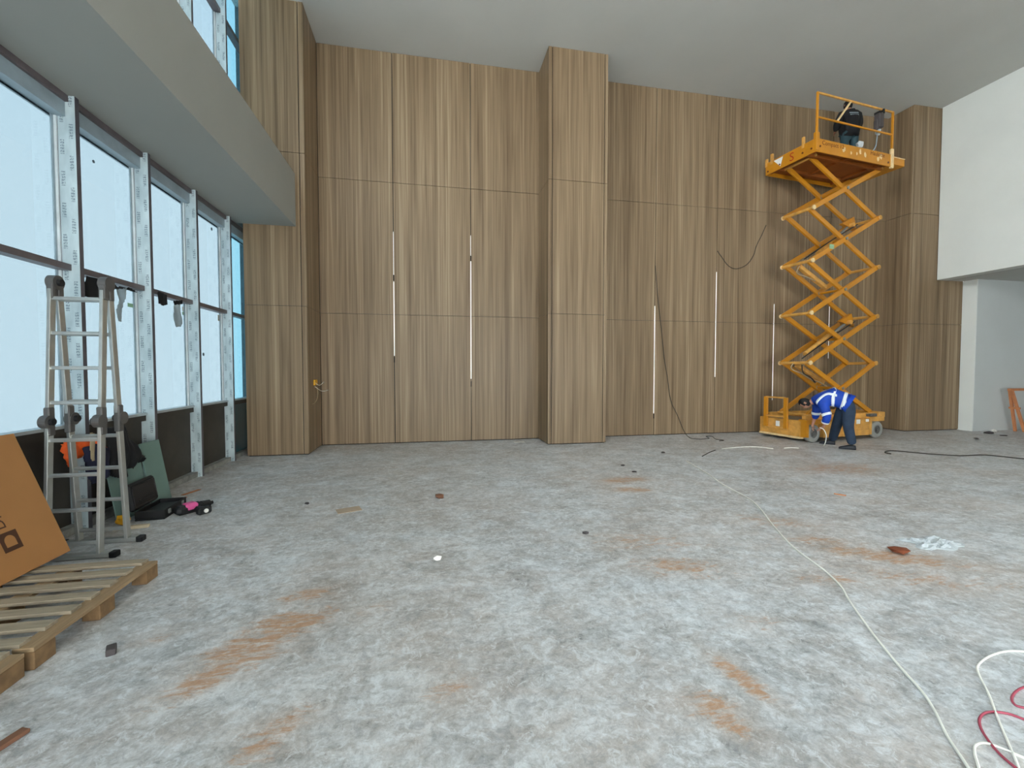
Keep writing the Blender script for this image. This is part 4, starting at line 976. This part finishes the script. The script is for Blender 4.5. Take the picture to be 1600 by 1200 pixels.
# offcuts
def offcut(px0, px1, w, h, mat, label, name='timber_offcut', z=0.0):
    a = fl(*px0); b = fl(*px1); d_ = (b - a); o = empty('x', a); bpy.data.objects.remove(o)
    bm = addbeam(BM(), (0, 0, h / 2 + z), Vector((d_.x, d_.y, h / 2 + z)), w, h, bev=.002); ob = obj(name, bm, mat); ob.location = (a.x, a.y, 0); tag(ob, label, 'offcut'); return ob
offcut((178, 829), (233, 823), .05, .028, 'timber_pale', 'pale timber batten on the floor at the foot of the ladder')
offcut((262, 786), (288, 783), .05, .012, 'timber_pale', 'short pale batten lying behind the power tool')
offcut((285, 774), (312, 765), .05, .006, 'timber_orange', 'thin orange-brown strip on the floor near the window base')
offcut((268, 782), (292, 777), .04, .006, 'timber_orange', 'small brown strip by the foot of the green plasterboard')

# ------------------------------------------------------------------ cables
def cable(pts_px, r, mat, label, cat='cable', extra=None):
    P = [fl(x, y, r) for x, y in pts_px]
    if extra: P = extra(P)
    o = tube('cable', P, r, mat, None, 6, 5); tag(o, label, cat); return o
cable([(1072, 720), (1106, 740), (1130, 757), (1176, 783), (1210, 823), (1240, 855), (1284, 888), (1313, 915), (1328, 940), (1360, 985), (1400, 1035), (1440, 1080), (1460, 1110), (1480, 1150), (1512, 1198), (1550, 1260)], .007, 'white_cable', 'long white cable running diagonally across the open floor')
cable([(1700, 1028), (1600, 1018), (1570, 1018), (1545, 1026), (1528, 1040), (1530, 1055), (1545, 1085), (1560, 1125), (1575, 1160), (1588, 1190), (1596, 1215)], .0055, 'white_cable', 'white cable looping wide around the red cable')
cable([(1660, 1208), (1600, 1184), (1570, 1171), (1540, 1161), (1524, 1165), (1523, 1178), (1528, 1195), (1534, 1220)], .0055, 'white_cable', 'short white cable bight crossing under the red cable end')
cable([(1660, 1150), (1600, 1124), (1570, 1114), (1542, 1113), (1531, 1122), (1532, 1136), (1543, 1155), (1562, 1178), (1590, 1202), (1620, 1225)], .0055, 'red_cable', 'pinkish red cable in a hairpin loop over white cables')
cable([(1640, 1068), (1603, 1073), (1588, 1080), (1581, 1090), (1584, 1099), (1596, 1105), (1640, 1112)], .0055, 'red_cable', 'pinkish red cable coiled in a small round loop')
cable([(1640, 720), (1600, 717), (1540, 711), (1500, 712), (1450, 709), (1400, 704.5), (1386, 705), (1383, 707), (1392, 709)], .010, 'dark_cable', 'dark cable snaking over the floor right of the lift')
cable([(1128, 701), (1150, 699), (1180, 698), (1208, 701)], .008, 'white_cable', 'short white cable end on the floor left of the lift')
cable([(1225, 700), (1236, 699.5), (1248, 700)], .007, 'white_cable', 'very short piece of white cable before the lift wheel')
cable([(1097, 713), (1108, 707), (1118, 703)], .007, 'dark_cable', 'short dark cable piece near the start of the white cable')
def wallcable(pts, floor_pts, label, yw=YB - .03):
    P = [onplane(x, y, 1, yw - (.10 if i >= len(pts) - 1 and floor_pts else .035 if i == len(pts) - 2 and floor_pts else 0)) for i, (x, y) in enumerate(pts)] + [fl(x, y, .008) for x, y in floor_pts]
    o = tube('cable', P, .007, 'dark_cable', None, 6, 4); tag(o, label, 'cable')
wallcable([(1024, 415), (1026, 440), (1029, 475), (1033, 510), (1038, 560), (1043, 590), (1048, 625), (1059, 650), (1069, 674)], [(1078, 684), (1092, 686), (1108, 685), (1103, 682), (1113, 682), (1118, 686), (1131, 688), (1124, 689)], 'thin dark cable hanging down the wood wall to a coil on the floor')
wallcable([(1121, 392), (1128, 402), (1138, 415), (1150, 420), (1166, 414), (1177, 400), (1182, 384), (1190, 368), (1197, 352)], [], 'thin dark cable loop drooping across the upper wood wall')
# worker's white lead at the wheel
P = [wp(1281, 668, -.16), wp(1287, 671, -.2), wp(1291, 680, -.2), wp(1290, 690, -.15)]; P = [p for p in P] + [fl(1287, 697, .008)]
o = tube('air_hose', P, .009, 'white_cable'); tag(o, 'white curved lead from the bent worker\'s hand to floor', 'hose')
# socket wiring on the column side
wr = empty('wall_box_wiring', (-2.199, 9.2, 0)); tag(wr, 'yellow wall box with loose white wires on the column side', 'wall box')
def cw(px, py, dx=0.0):
    p = onplane(px, py, 0, -2.195 + dx); return Vector((p.x + 2.199, p.y - 9.2, p.z))
c0 = cw(492, 598); box('wall_box', (0.0, c0.y - .10, c0.z - .05), (.03, c0.y + .10, c0.z + .06), 'yellow_plastic', wr, .008)
tube('wire', [cw(492, 598, .02), cw(499, 602, .05), cw(506, 597, .10)], .006, 'white_cable', wr)
tube('wire', [cw(492, 604, .02), cw(503, 611, .08), cw(514, 609, .14), cw(521, 606, .2)], .006, 'white_cable', wr)
tube('wire', [cw(495, 604, .02), cw(497, 615, .04), cw(494, 627, .02), cw(489, 631, .02)], .006, 'strap_beige', wr)

# ------------------------------------------------------------------ debris
def lumpd(px, py, r, mat, label, cat='debris', name='debris', flat=.5, seed=1):
    p = fl(px, py); o = lump(name, (0, 0, 0), r, mat, None, flat, seed, 1); o.location = p; tag(o, label, cat); return o
def slab(px, py, sx_, sy_, h, rz, mat, label, cat, name):
    p = fl(px, py); o = box(name, (-sx_ / 2, -sy_ / 2, 0), (sx_ / 2, sy_ / 2, h), mat, None, min(.004, h / 3)); o.location = p; o.rotation_euler = (0, 0, rz); tag(o, label, cat); return o
slab(545, 797, .26, .17, .006, .35, 'plywood', 'thin square of plywood lying alone on the floor', 'offcut', 'plywood_scrap')
slab(174, 1020, .045, .075, .035, .5, 'dark_lump', 'small black block on the floor beside the pallet', 'block', 'rubber_block')
slab(12, 1162, .045, .13, .02, -.35, 'brown_lump', 'flat brown block on floor in front of the pallets', 'block', 'wood_block')
lumpd(686, 779, .06, 'brown_lump', 'small brown crumpled scrap beyond the plywood square', seed=2, flat=.6)
lumpd(683, 876, .035, 'white_lump', 'small white plaster chunk in mid floor', seed=3, flat=.7)
lumpd(1404, 864, .09, 'rust_lump', 'rust brown lump on an ochre dust patch', seed=4, flat=.35)
lumpd(915, 834, .03, 'dark_lump', 'small dark chip on the floor left of ochre patch', seed=5, flat=.4)
lumpd(1036, 708, .045, 'dark_lump', 'dark chip on the floor near the white cable start', seed=6, flat=.35)
lumpd(973, 728, .05, 'dark_lump', 'flat dark chip behind the orange dust patch', seed=7, flat=.3)
lumpd(991, 738, .04, 'dark_lump', 'dark chip at the edge of orange dust patch', seed=8, flat=.35)
lumpd(480, 788, .03, 'dark_lump', 'tiny dark chip left of the plywood square', seed=9, flat=.5)
lumpd(1545, 678, .11, 'dark_lump', 'dark rag scrap on the floor by the grey alcove wall', seed=10, flat=.3)
lumpd(1553, 675, .07, 'white_lump', 'white scrap lying on dark rag by the alcove wall', seed=11, flat=.6)
lumpd(1525, 686, .06, 'dark_lump', 'dark chip on floor before the white pier', seed=12, flat=.3)
lumpd(1568, 681, .09, 'dark_lump', 'dark flat scrap on floor in front of the trestle', seed=13, flat=.15)
offcut((1303, 772), (1322, 775), .02, .012, 'timber_orange', 'thin brown stick lying right of the white cable')
slab(872, 690 - 0, .22, .05, .006, .1, 'white_lump', 'thin white strip on the floor by the middle pillar', 'offcut', 'white_strip') if False else None
slab(811, 691, .24, .06, .008, .05, 'white_lump', 'thin white strip on floor at the foot of the wood wall', 'offcut', 'white_strip')
# crumpled clear plastic sheets
def sheet(px, py, rx, ry, label, seed):
    p = fl(px, py); rn = random.Random(seed); bm = BM(); n = 16; V_ = []
    for i in range(n + 1):
        for j in range(n + 1):
            x = (i / n - .5) * 2; y = (j / n - .5) * 2; k = 1 + .2 * math.sin(5 * math.atan2(y, x) + seed)
            e_ = max(0, 1 - max(abs(x), abs(y)))
            V_.append(bm.verts.new((x * rx * k, y * ry * k, .004 + rn.uniform(0, .035) * min(1, e_ * 2.5))))
    for i in range(n):
        for j in range(n):
            a = i * (n + 1) + j; bm.faces.new((V_[a], V_[a + 1], V_[a + n + 2], V_[a + n + 1]))
    o = obj('plastic_sheet', bm, 'clear_plastic', None); o.location = p; o.modifiers.new('t', 'SOLIDIFY').thickness = .002; tag(o, label, 'plastic sheet'); return o
sheet(1460, 850, .22, .13, 'crumpled whitish plastic sheet right of the white cable', 3)

# ------------------------------------------------------------------ trestle at the far right
tp = onplane(1578, 607, 1, 8.45)
tr = empty('trestle', (tp.x, 8.45, 0)); tag(tr, 'brown trestle with splayed legs standing before the alcove wall', 'trestle')
box('beam', (-.02, -.04, tp.z - .06), (1.1, .04, tp.z), 'timber_orange', tr, .004)
for x, s in ((.03, .36), (1.05, -.36)):
    for sy_ in (-1, 1): beam('leg', (x, sy_ * .02, tp.z - .04), (x + s, sy_ * .09, .0), .05, .05, 'timber_orange', tr, up=Vector((0, 1, 0)))
    beam('leg_brace', (x + s * .42, -.11, tp.z * .55), (x + s * .42, .11, tp.z * .55), .03, .05, 'timber_orange', tr)
